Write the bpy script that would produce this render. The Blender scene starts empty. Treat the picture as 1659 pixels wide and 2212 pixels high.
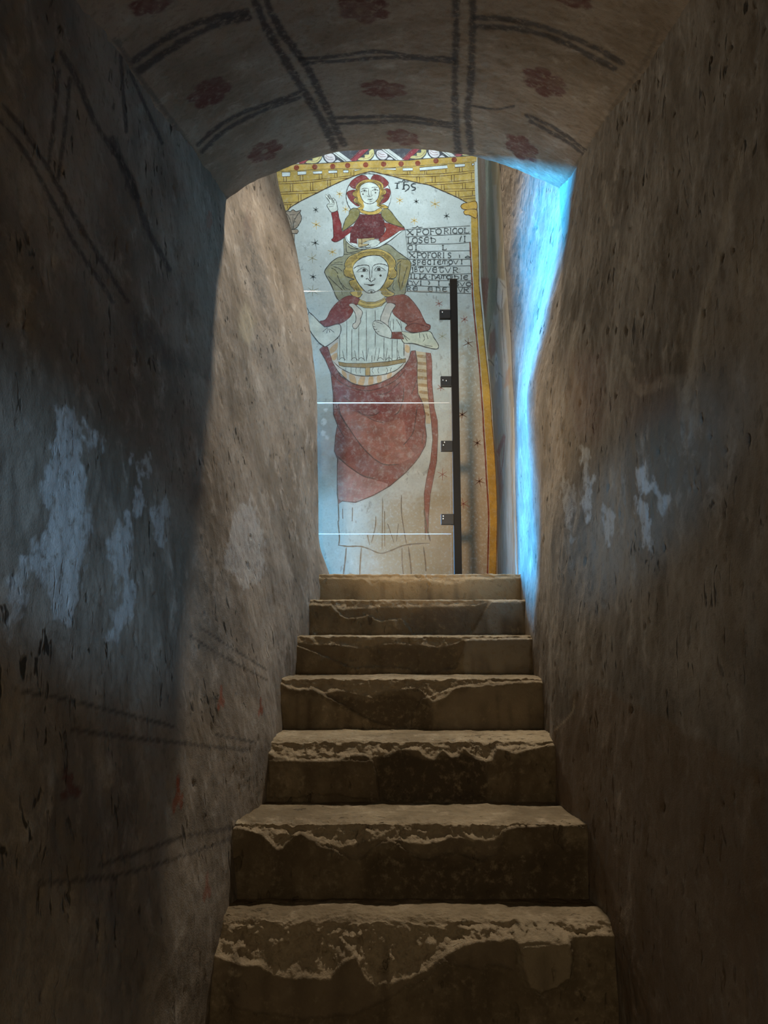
import bpy, bmesh, math, random
import numpy as np

# ------------------------------------------------------------------ camera, light, exposure
W, H, F = 1659.0, 2212.0, 1660.0
PITCH = math.radians(9.5)
CP, SP = math.cos(PITCH), math.sin(PITCH)
E = 1.0                                   # height of the eye above the lower floor
scene = bpy.context.scene
col = scene.collection
random.seed(7)
rng = np.random.RandomState(11)

cam_d = bpy.data.cameras.new('camera')
cam_d.sensor_fit = 'VERTICAL'
cam_d.sensor_height = 36.0
cam_d.lens = 36.0 * F / H
cam_d.clip_start = 0.02
cam = bpy.data.objects.new('camera', cam_d)
cam.location = (0, 0, E)
cam.rotation_euler = (math.pi / 2 + PITCH, 0, 0)
col.objects.link(cam)
scene.camera = cam

scene.view_settings.view_transform = 'Standard'
scene.view_settings.look = 'None'
scene.view_settings.exposure = 0.34
scene.view_settings.gamma = 1.0
scene.view_settings.use_curve_mapping = False

scene.cycles.max_bounces = 5
scene.cycles.diffuse_bounces = 3
scene.cycles.use_adaptive_sampling = True
scene.cycles.adaptive_threshold = 0.03
scene.cycles.glossy_bounces = 2
scene.cycles.transmission_bounces = 2

world = bpy.data.worlds.new('world')
scene.world = world
world.use_nodes = True
world.node_tree.nodes['Background'].inputs[0].default_value = (0.0, 0.0, 0.0, 1)
world.node_tree.nodes['Background'].inputs[1].default_value = 0.0

from mathutils import Vector, Quaternion


def lamp(name, kind, loc, target, power, color, roll=0.0, **kw):
    d = bpy.data.lights.new(name, kind)
    d.energy = power
    d.color = color
    for k, v in kw.items():
        setattr(d, k, v)
    o = bpy.data.objects.new(name, d)
    o.location = (loc[0], loc[1], loc[2] + E)
    t = Vector((target[0], target[1], target[2] + E))
    q = (t - Vector(o.location)).to_track_quat('-Z', 'Y')
    o.rotation_euler = (q @ Quaternion((0, 0, 1), math.radians(roll))).to_euler()
    col.objects.link(o)
    return o


# white gallery wash on the painted wall, fixed under the upper ceiling
lamp('gallery_wash', 'AREA', (0.1, 3.55, 4.2), (0.05, 6.0, 3.7), 48, (0.72, 0.92, 1.0),
     shape='RECTANGLE', size=1.2, size_y=0.25, spread=math.radians(92))
# warm ceiling lamp above the landing, shining down the stairs under the vault lip
lamp('stair_lamp', 'SPOT', (0.54, 3.84, 3.78), (-0.02, 2.2, -0.5), 315, (1.0, 0.85, 0.67),
     shadow_soft_size=0.05, spot_size=math.radians(70), spot_blend=0.6)
# added fill light from the upper room that brightens passage walls and vault
lamp('upper_room_fill', 'AREA', (-0.9, 5.3, 1.3), (0.40, 2.0, 0.7), 15, (1.0, 0.85, 0.68),
     shape='RECTANGLE', size=0.8, size_y=1.4, spread=math.radians(110))
# blue daylight of the slit window in the left flank of the upper room
lamp('slit_window_daylight', 'AREA', (-1.6, 5.02, 1.30), (0.62, 3.27, 0.90), 92, (0.02, 0.40, 1.0), roll=-10,
     shape='RECTANGLE', size=0.16, size_y=2.6, spread=math.radians(29))
# daylight reaching the foot of the painted wall
lamp('low_window_daylight', 'SPOT', (-1.5, 4.5, 0.9), (-0.45, 6.0, 0.72), 150, (0.28, 0.66, 1.0),
     shadow_soft_size=0.2, spot_size=math.radians(42), spot_blend=1.0)
# warm lamp of the lower room, shining up the stairs onto the painted wall
lamp('lower_room_lamp', 'SPOT', (-0.40, -0.9, 0.25), (0.52, 6.0, 1.25), 850, (1.0, 0.70, 0.40),
     shadow_soft_size=0.10, spot_size=math.radians(21), spot_blend=1.0)
# added dim fill behind the viewer to lift the dark walls and vault
lamp('lower_room_fill', 'POINT', (0.1, -1.5, -0.25), (0, 0, 0), 23, (1.0, 0.83, 0.57), shadow_soft_size=0.25)
# two added blue spots behind the viewer for daylight patches on the walls
lamp('added_daylight_spot', 'SPOT', (0.35, -1.6, 0.9), (-0.6, 1.62, 0.20), 200, (0.30, 0.62, 1.0),
     shadow_soft_size=0.06, spot_size=math.radians(12), spot_blend=1.0)
lamp('added_daylight_spot', 'SPOT', (-0.35, -1.6, 0.9), (0.63, 2.0, 0.34), 240, (0.30, 0.62, 1.0),
     shadow_soft_size=0.06, spot_size=math.radians(8), spot_blend=1.0)


# ------------------------------------------------------------------ helpers
def ray(u, v):
    du, dv = u - W / 2, H / 2 - v
    return du, F * CP - dv * SP, F * SP + dv * CP


def at(u, v, y):
    """Point on the plane y = const (eye-relative height) met by the line of sight through a photo pixel."""
    a, b, c = ray(u, v)
    t = y / b
    return a * t, y, c * t


def proj(x, y, z):
    """Photo pixel of a point (z relative to the eye)."""
    dep = np.maximum(y * CP + z * SP, 1e-3)
    up = z * CP - y * SP
    return W / 2 + F * x / dep, H / 2 - F * up / dep


_perm = np.arange(256); rng.shuffle(_perm); _perm = np.concatenate([_perm, _perm, _perm])
_grad = rng.normal(size=(256, 3)); _grad /= np.linalg.norm(_grad, axis=1)[:, None]


def perlin(x, y, z):
    xi, yi, zi = np.floor(x).astype(int), np.floor(y).astype(int), np.floor(z).astype(int)
    xf, yf, zf = x - xi, y - yi, z - zi
    xi &= 255; yi &= 255; zi &= 255
    f = lambda t: t * t * t * (t * (t * 6 - 15) + 10)
    u, v, w = f(xf), f(yf), f(zf)

    def g(a, b, c):
        h = _perm[_perm[_perm[(xi + a) & 255] + ((yi + b) & 255)] + ((zi + c) & 255)] & 255
        gr = _grad[h]
        return gr[..., 0] * (xf - a) + gr[..., 1] * (yf - b) + gr[..., 2] * (zf - c)
    l = lambda a, b, t: a + t * (b - a)
    return l(l(l(g(0, 0, 0), g(1, 0, 0), u), l(g(0, 1, 0), g(1, 1, 0), u), v),
             l(l(g(0, 0, 1), g(1, 0, 1), u), l(g(0, 1, 1), g(1, 1, 1), u), v), w) * 1.6


def fbm(x, y, z, scale, octaves=4, rough=0.5):
    s, a, tot = 0.0, 1.0, 0.0
    for i in range(octaves):
        k = scale * 2 ** i
        s = s + a * perlin(x * k + 17.3 * i, y * k + 5.1 * i, z * k - 9.7 * i)
        tot += a
        a *= rough
    return s / tot


def sstep(a, b, x):
    t = np.clip((x - a) / (b - a), 0, 1)
    return t * t * (3 - 2 * t)


def lin(c):
    return tuple((x / 255 / 12.92) if x / 255 <= 0.04045 else ((x / 255 + 0.055) / 1.055) ** 2.4 for x in c)


def seg_dist(u, v, pts):
    d = np.full(u.shape, 1e9)
    for (ax, ay), (bx, by) in zip(pts[:-1], pts[1:]):
        dx, dy = bx - ax, by - ay
        t = np.clip(((u - ax) * dx + (v - ay) * dy) / (dx * dx + dy * dy + 1e-9), 0, 1)
        d = np.minimum(d, np.hypot(u - ax - t * dx, v - ay - t * dy))
    return d


def poly_sd(u, v, pts):
    """signed distance to a polygon in photo pixels, negative inside"""
    inside = np.zeros(u.shape, bool)
    n = len(pts)
    for i in range(n):
        ax, ay = pts[i]; bx, by = pts[(i + 1) % n]
        c = (ay > v) != (by > v)
        xs = (bx - ax) * (v - ay) / ((by - ay) if by != ay else 1e-9) + ax
        inside ^= c & (u < xs)
    d = seg_dist(u, v, list(pts) + [pts[0]])
    return np.where(inside, -d, d)


def catmull(pts, n=6, closed=False):
    p = [np.array(q, float) for q in pts]
    if len(p) < 3 and not closed:
        return [tuple(q) for q in p]
    m = len(p)
    out = []
    for i in range(m if closed else m - 1):
        if closed:
            a, b, c, d = p[(i - 1) % m], p[i], p[(i + 1) % m], p[(i + 2) % m]
        else:
            a, b, c, d = p[max(i - 1, 0)], p[i], p[i + 1], p[min(i + 2, m - 1)]
        for k in range(n):
            t = k / n
            out.append(tuple(0.5 * (2 * b + (c - a) * t + (2 * a - 5 * b + 4 * c - d) * t * t + (3 * b - a - 3 * c + d) * t ** 3)))
    if not closed:
        out.append(tuple(p[-1]))
    return out


def mesh_obj(name, verts, faces, mat, parent=None, smooth=False, colors=None):
    me = bpy.data.meshes.new(name)
    if isinstance(faces, np.ndarray):
        nv, nf, k = len(verts), len(faces), faces.shape[1]
        me.vertices.add(nv)
        me.vertices.foreach_set('co', np.asarray(verts, np.float32).ravel())
        me.loops.add(nf * k)
        me.loops.foreach_set('vertex_index', faces.astype(np.int32).ravel())
        me.polygons.add(nf)
        me.polygons.foreach_set('loop_start', np.arange(0, nf * k, k, dtype=np.int32))
        me.update(calc_edges=True)
    else:
        me.from_pydata([tuple(v) for v in verts], [], faces)
    if smooth:
        me.polygons.foreach_set('use_smooth', np.ones(len(me.polygons), bool))
    if colors is not None:
        at_ = me.color_attributes.new('pigment', 'FLOAT_COLOR', 'POINT')
        at_.data.foreach_set('color', np.asarray(colors, np.float32).ravel())
    me.materials.append(mat)
    me.update()
    o = bpy.data.objects.new(name, me)
    col.objects.link(o)
    if parent:
        o.parent = parent
    return o


def grid_faces(nr, nc, flip=False):
    i = np.arange(nr * nc).reshape(nr, nc)
    a, b, c, d = i[:-1, :-1].ravel(), i[:-1, 1:].ravel(), i[1:, 1:].ravel(), i[1:, :-1].ravel()
    return np.stack([a, d, c, b] if flip else [a, b, c, d], 1)


def struct(o):
    o['kind'] = 'structure'
    return o


def thing(name, label, cat, loc=(0, 0, 0)):
    o = bpy.data.objects.new(name, None)
    o.location = loc
    o['label'] = label
    o['category'] = cat
    col.objects.link(o)
    return o


# ------------------------------------------------------------------ materials
def nodes_of(name):
    m = bpy.data.materials.new(name)
    m.use_nodes = True
    nt = m.node_tree
    return m, nt, nt.nodes['Principled BSDF']


def N(nt, t, **kw):
    n = nt.nodes.new(t)
    for k, v in kw.items():
        setattr(n, k, v)
    return n


def mixc(nt, fac, a, b, mode='MIX'):
    n = N(nt, 'ShaderNodeMix', data_type='RGBA', blend_type=mode)
    for sock, val in ((n.inputs[0], fac), (n.inputs[6], a), (n.inputs[7], b)):
        if hasattr(val, 'is_output'):
            nt.links.new(val, sock)
        elif isinstance(val, (int, float)):
            sock.default_value = val
        else:
            sock.default_value = (*val[:3], 1)
    return n.outputs[2]


def ramp(nt, src, p0, p1):
    n = N(nt, 'ShaderNodeMapRange')
    n.interpolation_type = 'SMOOTHSTEP'
    n.inputs[1].default_value, n.inputs[2].default_value = p0, p1
    nt.links.new(src, n.inputs[0])
    return n.outputs[0]


def noise(nt, vec, scale, detail=5, rough=0.6, dist=0.0):
    n = N(nt, 'ShaderNodeTexNoise')
    n.inputs['Scale'].default_value = scale
    n.inputs['Detail'].default_value = detail
    n.inputs['Roughness'].default_value = rough
    n.inputs['Distortion'].default_value = dist
    nt.links.new(vec, n.inputs['Vector'])
    return n.outputs['Fac']


def obj_vec(nt, scale=(1, 1, 1)):
    tc = N(nt, 'ShaderNodeTexCoord')
    mp = N(nt, 'ShaderNodeMapping')
    mp.inputs['Scale'].default_value = scale
    nt.links.new(tc.outputs['Object'], mp.inputs['Vector'])
    return mp.outputs['Vector']


def plaster_mat(name, base, dark, light, pigment=True, streak=0.8, bump=0.5, rough=0.9, fine=260, pits=0.0):
    m, nt, bs = nodes_of(name)
    v = obj_vec(nt)
    vs = obj_vec(nt, (1, 1, streak))
    n1 = noise(nt, v, 2.0, 4, 0.62)
    n2 = noise(nt, vs, 11, 5, 0.66, 0.3)
    n3 = noise(nt, vs, 60, 2, 0.6)
    c = mixc(nt, ramp(nt, n1, 0.34, 0.66), dark, base)
    c = mixc(nt, ramp(nt, n2, 0.50, 0.80), c, light)
    c = mixc(nt, ramp(nt, n2, 0.47, 0.24), c, dark)
    mul = N(nt, 'ShaderNodeMath', operation='MULTIPLY'); mul.inputs[1].default_value = 0.30
    nt.links.new(ramp(nt, n3, 0.50, 0.72), mul.inputs[0])
    c = mixc(nt, mul.outputs[0], c, tuple(x * 0.6 for x in dark))
    hgt = n2
    if pits:
        # dark weathered pits in clusters, drawn out downwards
        vp = obj_vec(nt, (1, 1.35, 0.55))
        p1 = ramp(nt, noise(nt, vp, 34, 2, 0.55, 0.4), 0.60, 0.70)
        p2 = ramp(nt, noise(nt, v, 4.5, 2, 0.6), 0.44, 0.62)
        pm_ = N(nt, 'ShaderNodeMath', operation='MULTIPLY')
        nt.links.new(p1, pm_.inputs[0]); nt.links.new(p2, pm_.inputs[1])
        pk = N(nt, 'ShaderNodeMath', operation='MULTIPLY'); pk.inputs[1].default_value = pits
        nt.links.new(pm_.outputs[0], pk.inputs[0])
        c = mixc(nt, pk.outputs[0], c, (0.03, 0.026, 0.02))
        sb = N(nt, 'ShaderNodeMath', operation='SUBTRACT')
        nt.links.new(n2, sb.inputs[0]); nt.links.new(pk.outputs[0], sb.inputs[1])
        hgt = sb.outputs[0]
    if pigment:
        a = N(nt, 'ShaderNodeAttribute', attribute_name='pigment')
        mul2 = N(nt, 'ShaderNodeMath', operation='MULTIPLY')
        nt.links.new(a.outputs['Alpha'], mul2.inputs[0])
        nt.links.new(ramp(nt, noise(nt, v, 45, 3, 0.7), 0.22, 0.52), mul2.inputs[1])
        c = mixc(nt, mul2.outputs[0], c, a.outputs['Color'])
    nt.links.new(c, bs.inputs['Base Color'])
    bs.inputs['Roughness'].default_value = rough
    bs.inputs['Specular IOR Level'].default_value = 0.15
    fm = N(nt, 'ShaderNodeMath', operation='MULTIPLY_ADD'); fm.inputs[1].default_value = 0.20
    nt.links.new(noise(nt, v, fine, 1, 0.6), fm.inputs[0]); nt.links.new(hgt, fm.inputs[2])
    b1 = N(nt, 'ShaderNodeBump'); b1.inputs['Strength'].default_value = bump; b1.inputs['Distance'].default_value = 0.010
    nt.links.new(fm.outputs[0], b1.inputs['Height'])
    nt.links.new(b1.outputs[0], bs.inputs['Normal'])
    return m


def plain_mat(name, rgb, rough=0.5, metal=0.0, spec=0.5, var=0.12, scale=60):
    m, nt, bs = nodes_of(name)
    c = mixc(nt, noise(nt, obj_vec(nt), scale, 4, 0.6), tuple(x * (1 - var) for x in rgb), tuple(min(1, x * (1 + var)) for x in rgb))
    nt.links.new(c, bs.inputs['Base Color'])
    bs.inputs['Roughness'].default_value = rough
    bs.inputs['Metallic'].default_value = metal
    bs.inputs['Specular IOR Level'].default_value = spec
    return m


FRESCO_LIME = (0.50, 0.505, 0.475)


def fresco_mat(name, rgb255, wear=0.35, wear_scale=22):
    """Lime paint with worn, thin spots where the plaster shows."""
    k = 0.50 / lin((178, 178, 178))[0]
    rgb = tuple(min(0.9, x * k) for x in lin(rgb255))
    m, nt, bs = nodes_of(name)
    v = obj_vec(nt)
    n = noise(nt, v, wear_scale, 5, 0.72)
    f = N(nt, 'ShaderNodeMath', operation='MULTIPLY'); f.inputs[1].default_value = wear
    nt.links.new(ramp(nt, n, 0.46, 0.72), f.inputs[0])
    dk = mixc(nt, ramp(nt, noise(nt, v, 9, 3, 0.65), 0.35, 0.7), tuple(x * 0.78 for x in rgb), tuple(min(0.9, x * 1.12) for x in rgb))
    c = mixc(nt, f.outputs[0], dk, tuple(a * 0.55 + b * 0.45 for a, b in zip(FRESCO_LIME, rgb)))
    # fine pitting of the plaster and grime caught in it
    g = N(nt, 'ShaderNodeMath', operation='MULTIPLY'); g.inputs[1].default_value = 0.55
    nt.links.new(ramp(nt, noise(nt, v, 75, 4, 0.75), 0.52, 0.72), g.inputs[0])
    c = mixc(nt, g.outputs[0], c, tuple(x * 0.55 for x in rgb))
    g2 = N(nt, 'ShaderNodeMath', operation='MULTIPLY'); g2.inputs[1].default_value = 0.25 + wear * 0.5
    nt.links.new(ramp(nt, noise(nt, v, 48, 4, 0.75, 0.5), 0.55, 0.70), g2.inputs[0])
    c = mixc(nt, g2.outputs[0], c, tuple(a * 0.5 + b * 0.5 for a, b in zip(FRESCO_LIME, rgb)))
    nt.links.new(c, bs.inputs['Base Color'])
    bs.inputs['Roughness'].default_value = 0.92
    bs.inputs['Specular IOR Level'].default_value = 0.1
    return m


M_WALL = plaster_mat('aged_lime_plaster', (0.325, 0.28, 0.23), (0.175, 0.145, 0.112), (0.44, 0.39, 0.33), bump=0.42, pits=0.9)
M_VAULT = plaster_mat('painted_vault_plaster', (0.34, 0.265, 0.195), (0.21, 0.155, 0.105), (0.42, 0.345, 0.265), streak=1.0, bump=0.4)
M_STEP = plaster_mat('worn_step_stone', (0.35, 0.28, 0.18), (0.17, 0.13, 0.08), (0.50, 0.415, 0.29), streak=0.9, bump=0.8, fine=150, pits=0.6)
M_FRESCO = plaster_mat('fresco_ground_plaster', FRESCO_LIME, (0.41, 0.41, 0.38), (0.57, 0.58, 0.56), streak=1.0, bump=0.25, pits=0.35)
M_SIDE = plaster_mat('side_painting_plaster', (0.40, 0.36, 0.29), (0.27, 0.23, 0.17), (0.47, 0.44, 0.38), streak=0.3, bump=0.3)
M_ROOM = plaster_mat('upper_room_plaster', (0.45, 0.42, 0.37), (0.34, 0.31, 0.26), (0.52, 0.5, 0.45), pigment=False, streak=1.0, bump=0.3)
M_FLOOR = plaster_mat('flagstone_floor', (0.26, 0.22, 0.16), (0.16, 0.13, 0.09), (0.34, 0.30, 0.23), pigment=False, streak=1.0, bump=0.5)

# ------------------------------------------------------------------ painting marks onto plaster (tracing frames)
def crop(ox, oy, s):
    return lambda pts: [(ox + x / s, oy + y / s) for x, y in pts]


class Pigment:
    """Collects traced marks as per-point colour on a dense plaster surface."""

    def __init__(self, x, y, z):
        self.u, self.v = proj(x, y, z)
        self.shape = self.u.shape
        self.rgb = np.zeros(self.shape + (3,))
        self.a = np.zeros(self.shape)
        self.n = fbm(x, y, z, 14, 4, 0.6)
        self.n2 = fbm(x + 9, y, z, 40, 3, 0.6)

    def put(self, mask, rgb):
        m = np.clip(mask, 0, 1)[..., None]
        na = self.a[..., None]
        tot = m + na * (1 - m)
        self.rgb = np.where(tot > 1e-4, (np.array(rgb) * m + self.rgb * na * (1 - m)) / np.maximum(tot, 1e-4), self.rgb)
        self.a = tot[..., 0]

    def line(self, pts, width, rgb, alpha=0.8, soft=0.6):
        pts = catmull(pts, 5)
        d = seg_dist(self.u, self.v, pts) + self.n2 * width * 0.35 + self.n * width * 0.3
        self.put((1 - sstep(width * (0.5 - soft * 0.3), width * (0.5 + soft * 0.5), d)) * alpha, rgb)

    def poly(self, pts, rgb, alpha=0.8, rag=6, soft=5):
        d = poly_sd(self.u, self.v, pts) + (self.n * 1.6 + self.n2) * rag
        self.put((1 - sstep(-soft, soft, d)) * alpha, rgb)

    def rosette(self, c, rx, ry, tilt, rgb, alpha=0.85, hole=0.0, petals=6):
        t = math.radians(tilt)
        dx, dy = self.u - c[0], self.v - c[1]
        a = (dx * math.cos(t) + dy * math.sin(t)) / rx
        b = (-dx * math.sin(t) + dy * math.cos(t)) / ry
        r, th = np.hypot(a, b), np.arctan2(b, a)
        if petals > 1:
            d = r - 0.42
            for k in range(petals):
                d = np.minimum(d, np.hypot(a - .62 * math.cos(2 * math.pi * k / petals + .3), b - .62 * math.sin(2 * math.pi * k / petals + .3)) - 0.36)
        else:
            d = r - 1
        m = 1 - sstep(-0.07, 0.07, d + self.n2 * 0.16 + self.n * 0.08)
        if hole:
            m = m * sstep(hole * 0.6, hole, r)
        self.put(m * alpha * np.clip(0.9 + self.n * 0.8, 0.3, 1), rgb)

    def colors(self):
        return np.concatenate([self.rgb, self.a[..., None]], -1).reshape(-1, 4)


BLACK = (0.045, 0.04, 0.04)
MAROON = (0.12, 0.035, 0.03)
OXIDE = (0.26, 0.06, 0.025)
LIME_AND_DAYLIGHT = (0.62, 0.635, 0.64)


# ------------------------------------------------------------------ the two flank walls of the stair passage
LEFT = [  # y, [(height, x), ...]  heights relative to the eye
    (-2.6, [(-1.1, -.60), (0, -.66), (1.1, -.72), (4.0, -.74)]),
    (0.9, [(-1.1, -.57), (0, -.65), (1.2, -.72), (4.0, -.74)]),
    (1.6, [(-1.1, -.49), (-.6, -.505), (0, -.585), (.6, -.64), (1.45, -.70), (4.0, -.74)]),
    (2.1, [(-1.1, -.44), (-.7, -.43), (0, -.545), (.5, -.60), (1.6, -.70), (4.0, -.76)]),
    (2.6, [(-1.1, -.37), (-.32, -.37), (.2, -.465), (.7, -.555), (1.2, -.625), (1.76, -.69), (4.0, -.76)]),
    (3.1, [(-1.1, -.352), (0.0, -.352), (.5, -.43), (1.0, -.525), (1.5, -.615), (1.91, -.688), (4.0, -.80)]),
    (3.5, [(-1.1, -.30), (.24, -.32), (.6, -.375), (1.2, -.44), (1.75, -.535), (2.2, -.625), (4.0, -.80)]),
    (3.9, [(-1.1, -.25), (.30, -.262), (.475, -.333), (1.29, -.352), (1.73, -.408), (2.16, -.49), (2.5, -.588), (4.0, -.72)]),
]
RIGHT = [
    (-2.6, [(-1.1, .62), (0, .66), (1.1, .73), (4.0, .75)]),
    (0.9, [(-1.1, .61), (0, .65), (1.2, .73), (4.0, .75)]),
    (1.6, [(-1.1, .60), (0, .63), (1.45, .74), (4.0, .76)]),
    (2.1, [(-1.1, .59), (-.7, .585), (0, .615), (.7, .655), (1.6, .755), (4.0, .80)]),
    (2.6, [(-1.1, .545), (-.32, .545), (.3, .575), (1.0, .63), (1.8, .765), (4.0, .82)]),
    (2.85, [(-1.1, .575), (-.13, .578), (.3, .60), (1.0, .615), (1.6, .735), (1.9, .775), (4.0, .82)]),
    (3.1, [(-1.1, .588), (0.0, .59), (.3, .61), (.6, .607), (1.04, .597), (1.6, .722), (1.97, .776), (4.0, .84)]),
    (3.5, [(-1.1, .62), (.25, .625), (.6, .640), (1.1, .640), (1.65, .70), (2.2, .72), (4.0, .74)]),
    (3.9, [(-1.1, .68), (.33, .681), (.755, .679), (1.23, .688), (1.7, .674), (2.02, .657), (2.585, .643), (4.0, .62)]),
]


def wall_x(stations, Y, Z):
    ys = np.array([s[0] for s in stations])
    prof = np.stack([np.interp(Z, [p[0] for p in s[1]], [p[1] for p in s[1]]) for s in stations])
    i = np.clip(np.searchsorted(ys, Y, side='right') - 1, 0, len(ys) - 2)
    t = np.clip((Y - ys[i]) / (ys[i + 1] - ys[i]), 0, 1)
    t = t * 0.55 + (t * t * (3 - 2 * t)) * 0.45
    a = np.take_along_axis(prof, i[None], 0)[0]
    b = np.take_along_axis(prof, (i + 1)[None], 0)[0]
    return a + (b - a) * t


def smooth_rows(a, k):
    """small box blur along the height of a grid (axis 0) to round the control-point kinks"""
    p = np.pad(a, ((k, k), (0, 0)), mode='edge')
    c = np.cumsum(np.vstack([np.zeros((1, a.shape[1])), p]), 0)
    return (c[2 * k + 1:] - c[:-2 * k - 1]) / (2 * k + 1)


def flank(stations, sign):
    ys = np.concatenate([np.linspace(-2.6, 0.85, 40), np.arange(0.9, 3.9001, 0.0062)])
    zs = np.concatenate([np.arange(-1.06, 2.62, 0.0065), np.linspace(2.64, 3.95, 20)])
    Y, Z = np.meshgrid(ys, zs)
    X = smooth_rows(wall_x(stations, Y, Z), 9)
    # plaster relief: broad undulation, trowelled vertical ridges, small pits
    up = fbm(X * 0 + sign * 3, Y, Z * 0.55, 2.3, 3) * 0.016
    mid = fbm(X * 0 + sign * 7, Y, Z * 0.6, 9, 4, 0.55) * 0.0085
    fine = fbm(X * 0 + sign * 5, Y, Z * 0.5, 46, 3, 0.6)
    pits = -sstep(0.34, 0.62, fbm(X * 0 + sign * 13, Y, Z * 0.5, 30, 3, 0.6)) * 0.008
    edge = 0.35 + 0.65 * sstep(0.0, 0.25, 3.9 - Y)
    rel = (up + mid + fine * 0.0022 + pits) * edge
    X = X - sign * rel
    return X, Y, Z


C4 = crop(0, 400, 2.011); C8 = crop(0, 1300, 2.304); CA = crop(0, 0, 2.457); CR = crop(1000, 300, 1.844)

XL, YL, ZL = flank(LEFT, -1)
pg = Pigment(XL, YL, ZL)
for p, w in [
    ([(20, 560), (130, 700), (230, 850), (320, 1010), (400, 1160), (480, 1290), (580, 1450), (680, 1600)], 9),
    ([(0, 640), (100, 760), (200, 920), (300, 1110), (400, 1300), (500, 1450), (600, 1600)], 8),
    ([(330, 280), (420, 450), (520, 680), (640, 850), (700, 960), (740, 1100), (800, 1250), (900, 1430)], 11),
    ([(600, 740), (660, 900), (720, 1050)], 16),
    ([(370, 420), (350, 650), (310, 940)], 8), ([(310, 380), (290, 600), (260, 860)], 8),
    ([(640, 300), (655, 500), (670, 700)], 7), ([(690, 380), (770, 560), (860, 760)], 7),
]:
    pg.line(CA(p), w, BLACK, 0.72)
for p, w in [
    ([(80, 440), (300, 480), (550, 540), (860, 620)], 7), ([(360, 635), (600, 670), (880, 700), (1000, 715), (1240, 740)], 7),
    ([(1000, 130), (1120, 210), (1330, 340)], 4), ([(950, 170), (1090, 260), (1330, 390)], 4),
    ([(1070, 660), (1270, 700)], 5), ([(500, 1310), (800, 1210), (900, 1170), (1190, 1120)], 7),
    ([(560, 1370), (800, 1300), (1010, 1230), (1190, 1160)], 7), ([(200, 1400), (560, 1370)], 8),
]:
    pg.line(C8(p), w, BLACK, 0.62)
for (cx, cy), rx, ry, rgb, al in [((1100, 485), 9, 34, OXIDE, .8), ((1297, 530), 6, 26, OXIDE, .7), ((885, 965), 13, 50, OXIDE, .85),
                                  ((350, 930), 26, 36, MAROON, .75), ((1030, 1430), 10, 38, OXIDE, .6), ((330, 860), 18, 14, MAROON, .6)]:
    pg.rosette(C8([(cx, cy)])[0], rx, ry, 4, rgb, al, petals=3)
pg.rosette(C4([(910, 150)])[0], 7, 22, 0, OXIDE, .45)
pg.rosette(C4([(1075, 180)])[0], 10, 40, 0, MAROON, .25)
# ragged whitewash patches, also painting in the blue daylight spots
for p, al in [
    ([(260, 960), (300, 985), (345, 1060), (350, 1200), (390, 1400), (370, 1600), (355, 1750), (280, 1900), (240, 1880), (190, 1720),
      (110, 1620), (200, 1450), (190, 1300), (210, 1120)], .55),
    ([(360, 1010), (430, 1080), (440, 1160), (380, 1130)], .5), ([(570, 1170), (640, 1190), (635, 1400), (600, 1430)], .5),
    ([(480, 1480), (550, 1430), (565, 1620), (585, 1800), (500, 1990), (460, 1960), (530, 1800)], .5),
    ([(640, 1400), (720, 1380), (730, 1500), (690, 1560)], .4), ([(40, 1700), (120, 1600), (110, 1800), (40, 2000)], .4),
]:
    pg.poly(C4(p), LIME_AND_DAYLIGHT, min(.8, al * 1.2), rag=24, soft=7)
pg.poly(C4([(1035, 1385), (1070, 1390), (1088, 1340), (1105, 1400), (1145, 1520), (1150, 1700), (1060, 1760), (980, 1660), (982, 1560)]), LIME_AND_DAYLIGHT, .38, 9, 3)
pg.poly(C4([(1070, 500), (1110, 590), (1090, 700), (1040, 660), (1040, 560)]), (0.42, 0.38, 0.27), .4, 4, 6)
# soot streaks running down the lit half
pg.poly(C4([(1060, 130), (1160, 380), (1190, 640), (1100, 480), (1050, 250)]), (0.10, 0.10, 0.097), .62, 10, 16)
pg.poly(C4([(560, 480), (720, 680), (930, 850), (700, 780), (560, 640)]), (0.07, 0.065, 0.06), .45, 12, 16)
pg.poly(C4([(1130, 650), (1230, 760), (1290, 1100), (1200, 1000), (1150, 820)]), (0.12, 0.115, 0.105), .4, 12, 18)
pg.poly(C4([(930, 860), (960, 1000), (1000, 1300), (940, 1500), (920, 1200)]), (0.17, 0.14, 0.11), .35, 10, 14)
# the left wall turns the corner into the upper room
xe, ze = XL[:, -1:], ZL[:, -1:]
ext = [(0.012, 3.915), (0.05, 3.93), (0.15, 3.935), (0.6, 3.94), (2.4, 3.95)]
Xl = np.concatenate([XL] + [xe - d for d, _ in ext], 1)
Yl = np.concatenate([YL] + [np.full_like(xe, yy) for _, yy in ext], 1)
Zl = np.concatenate([ZL] + [ze] * len(ext), 1)
cl = np.concatenate([np.concatenate([pg.rgb, pg.a[..., None]], -1), np.zeros((Xl.shape[0], len(ext), 4))], 1).reshape(-1, 4)
struct(mesh_obj('wall_left', np.stack([Xl, Yl, Zl + E], -1).reshape(-1, 3), grid_faces(*Xl.shape), M_WALL, smooth=True, colors=cl))

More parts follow.
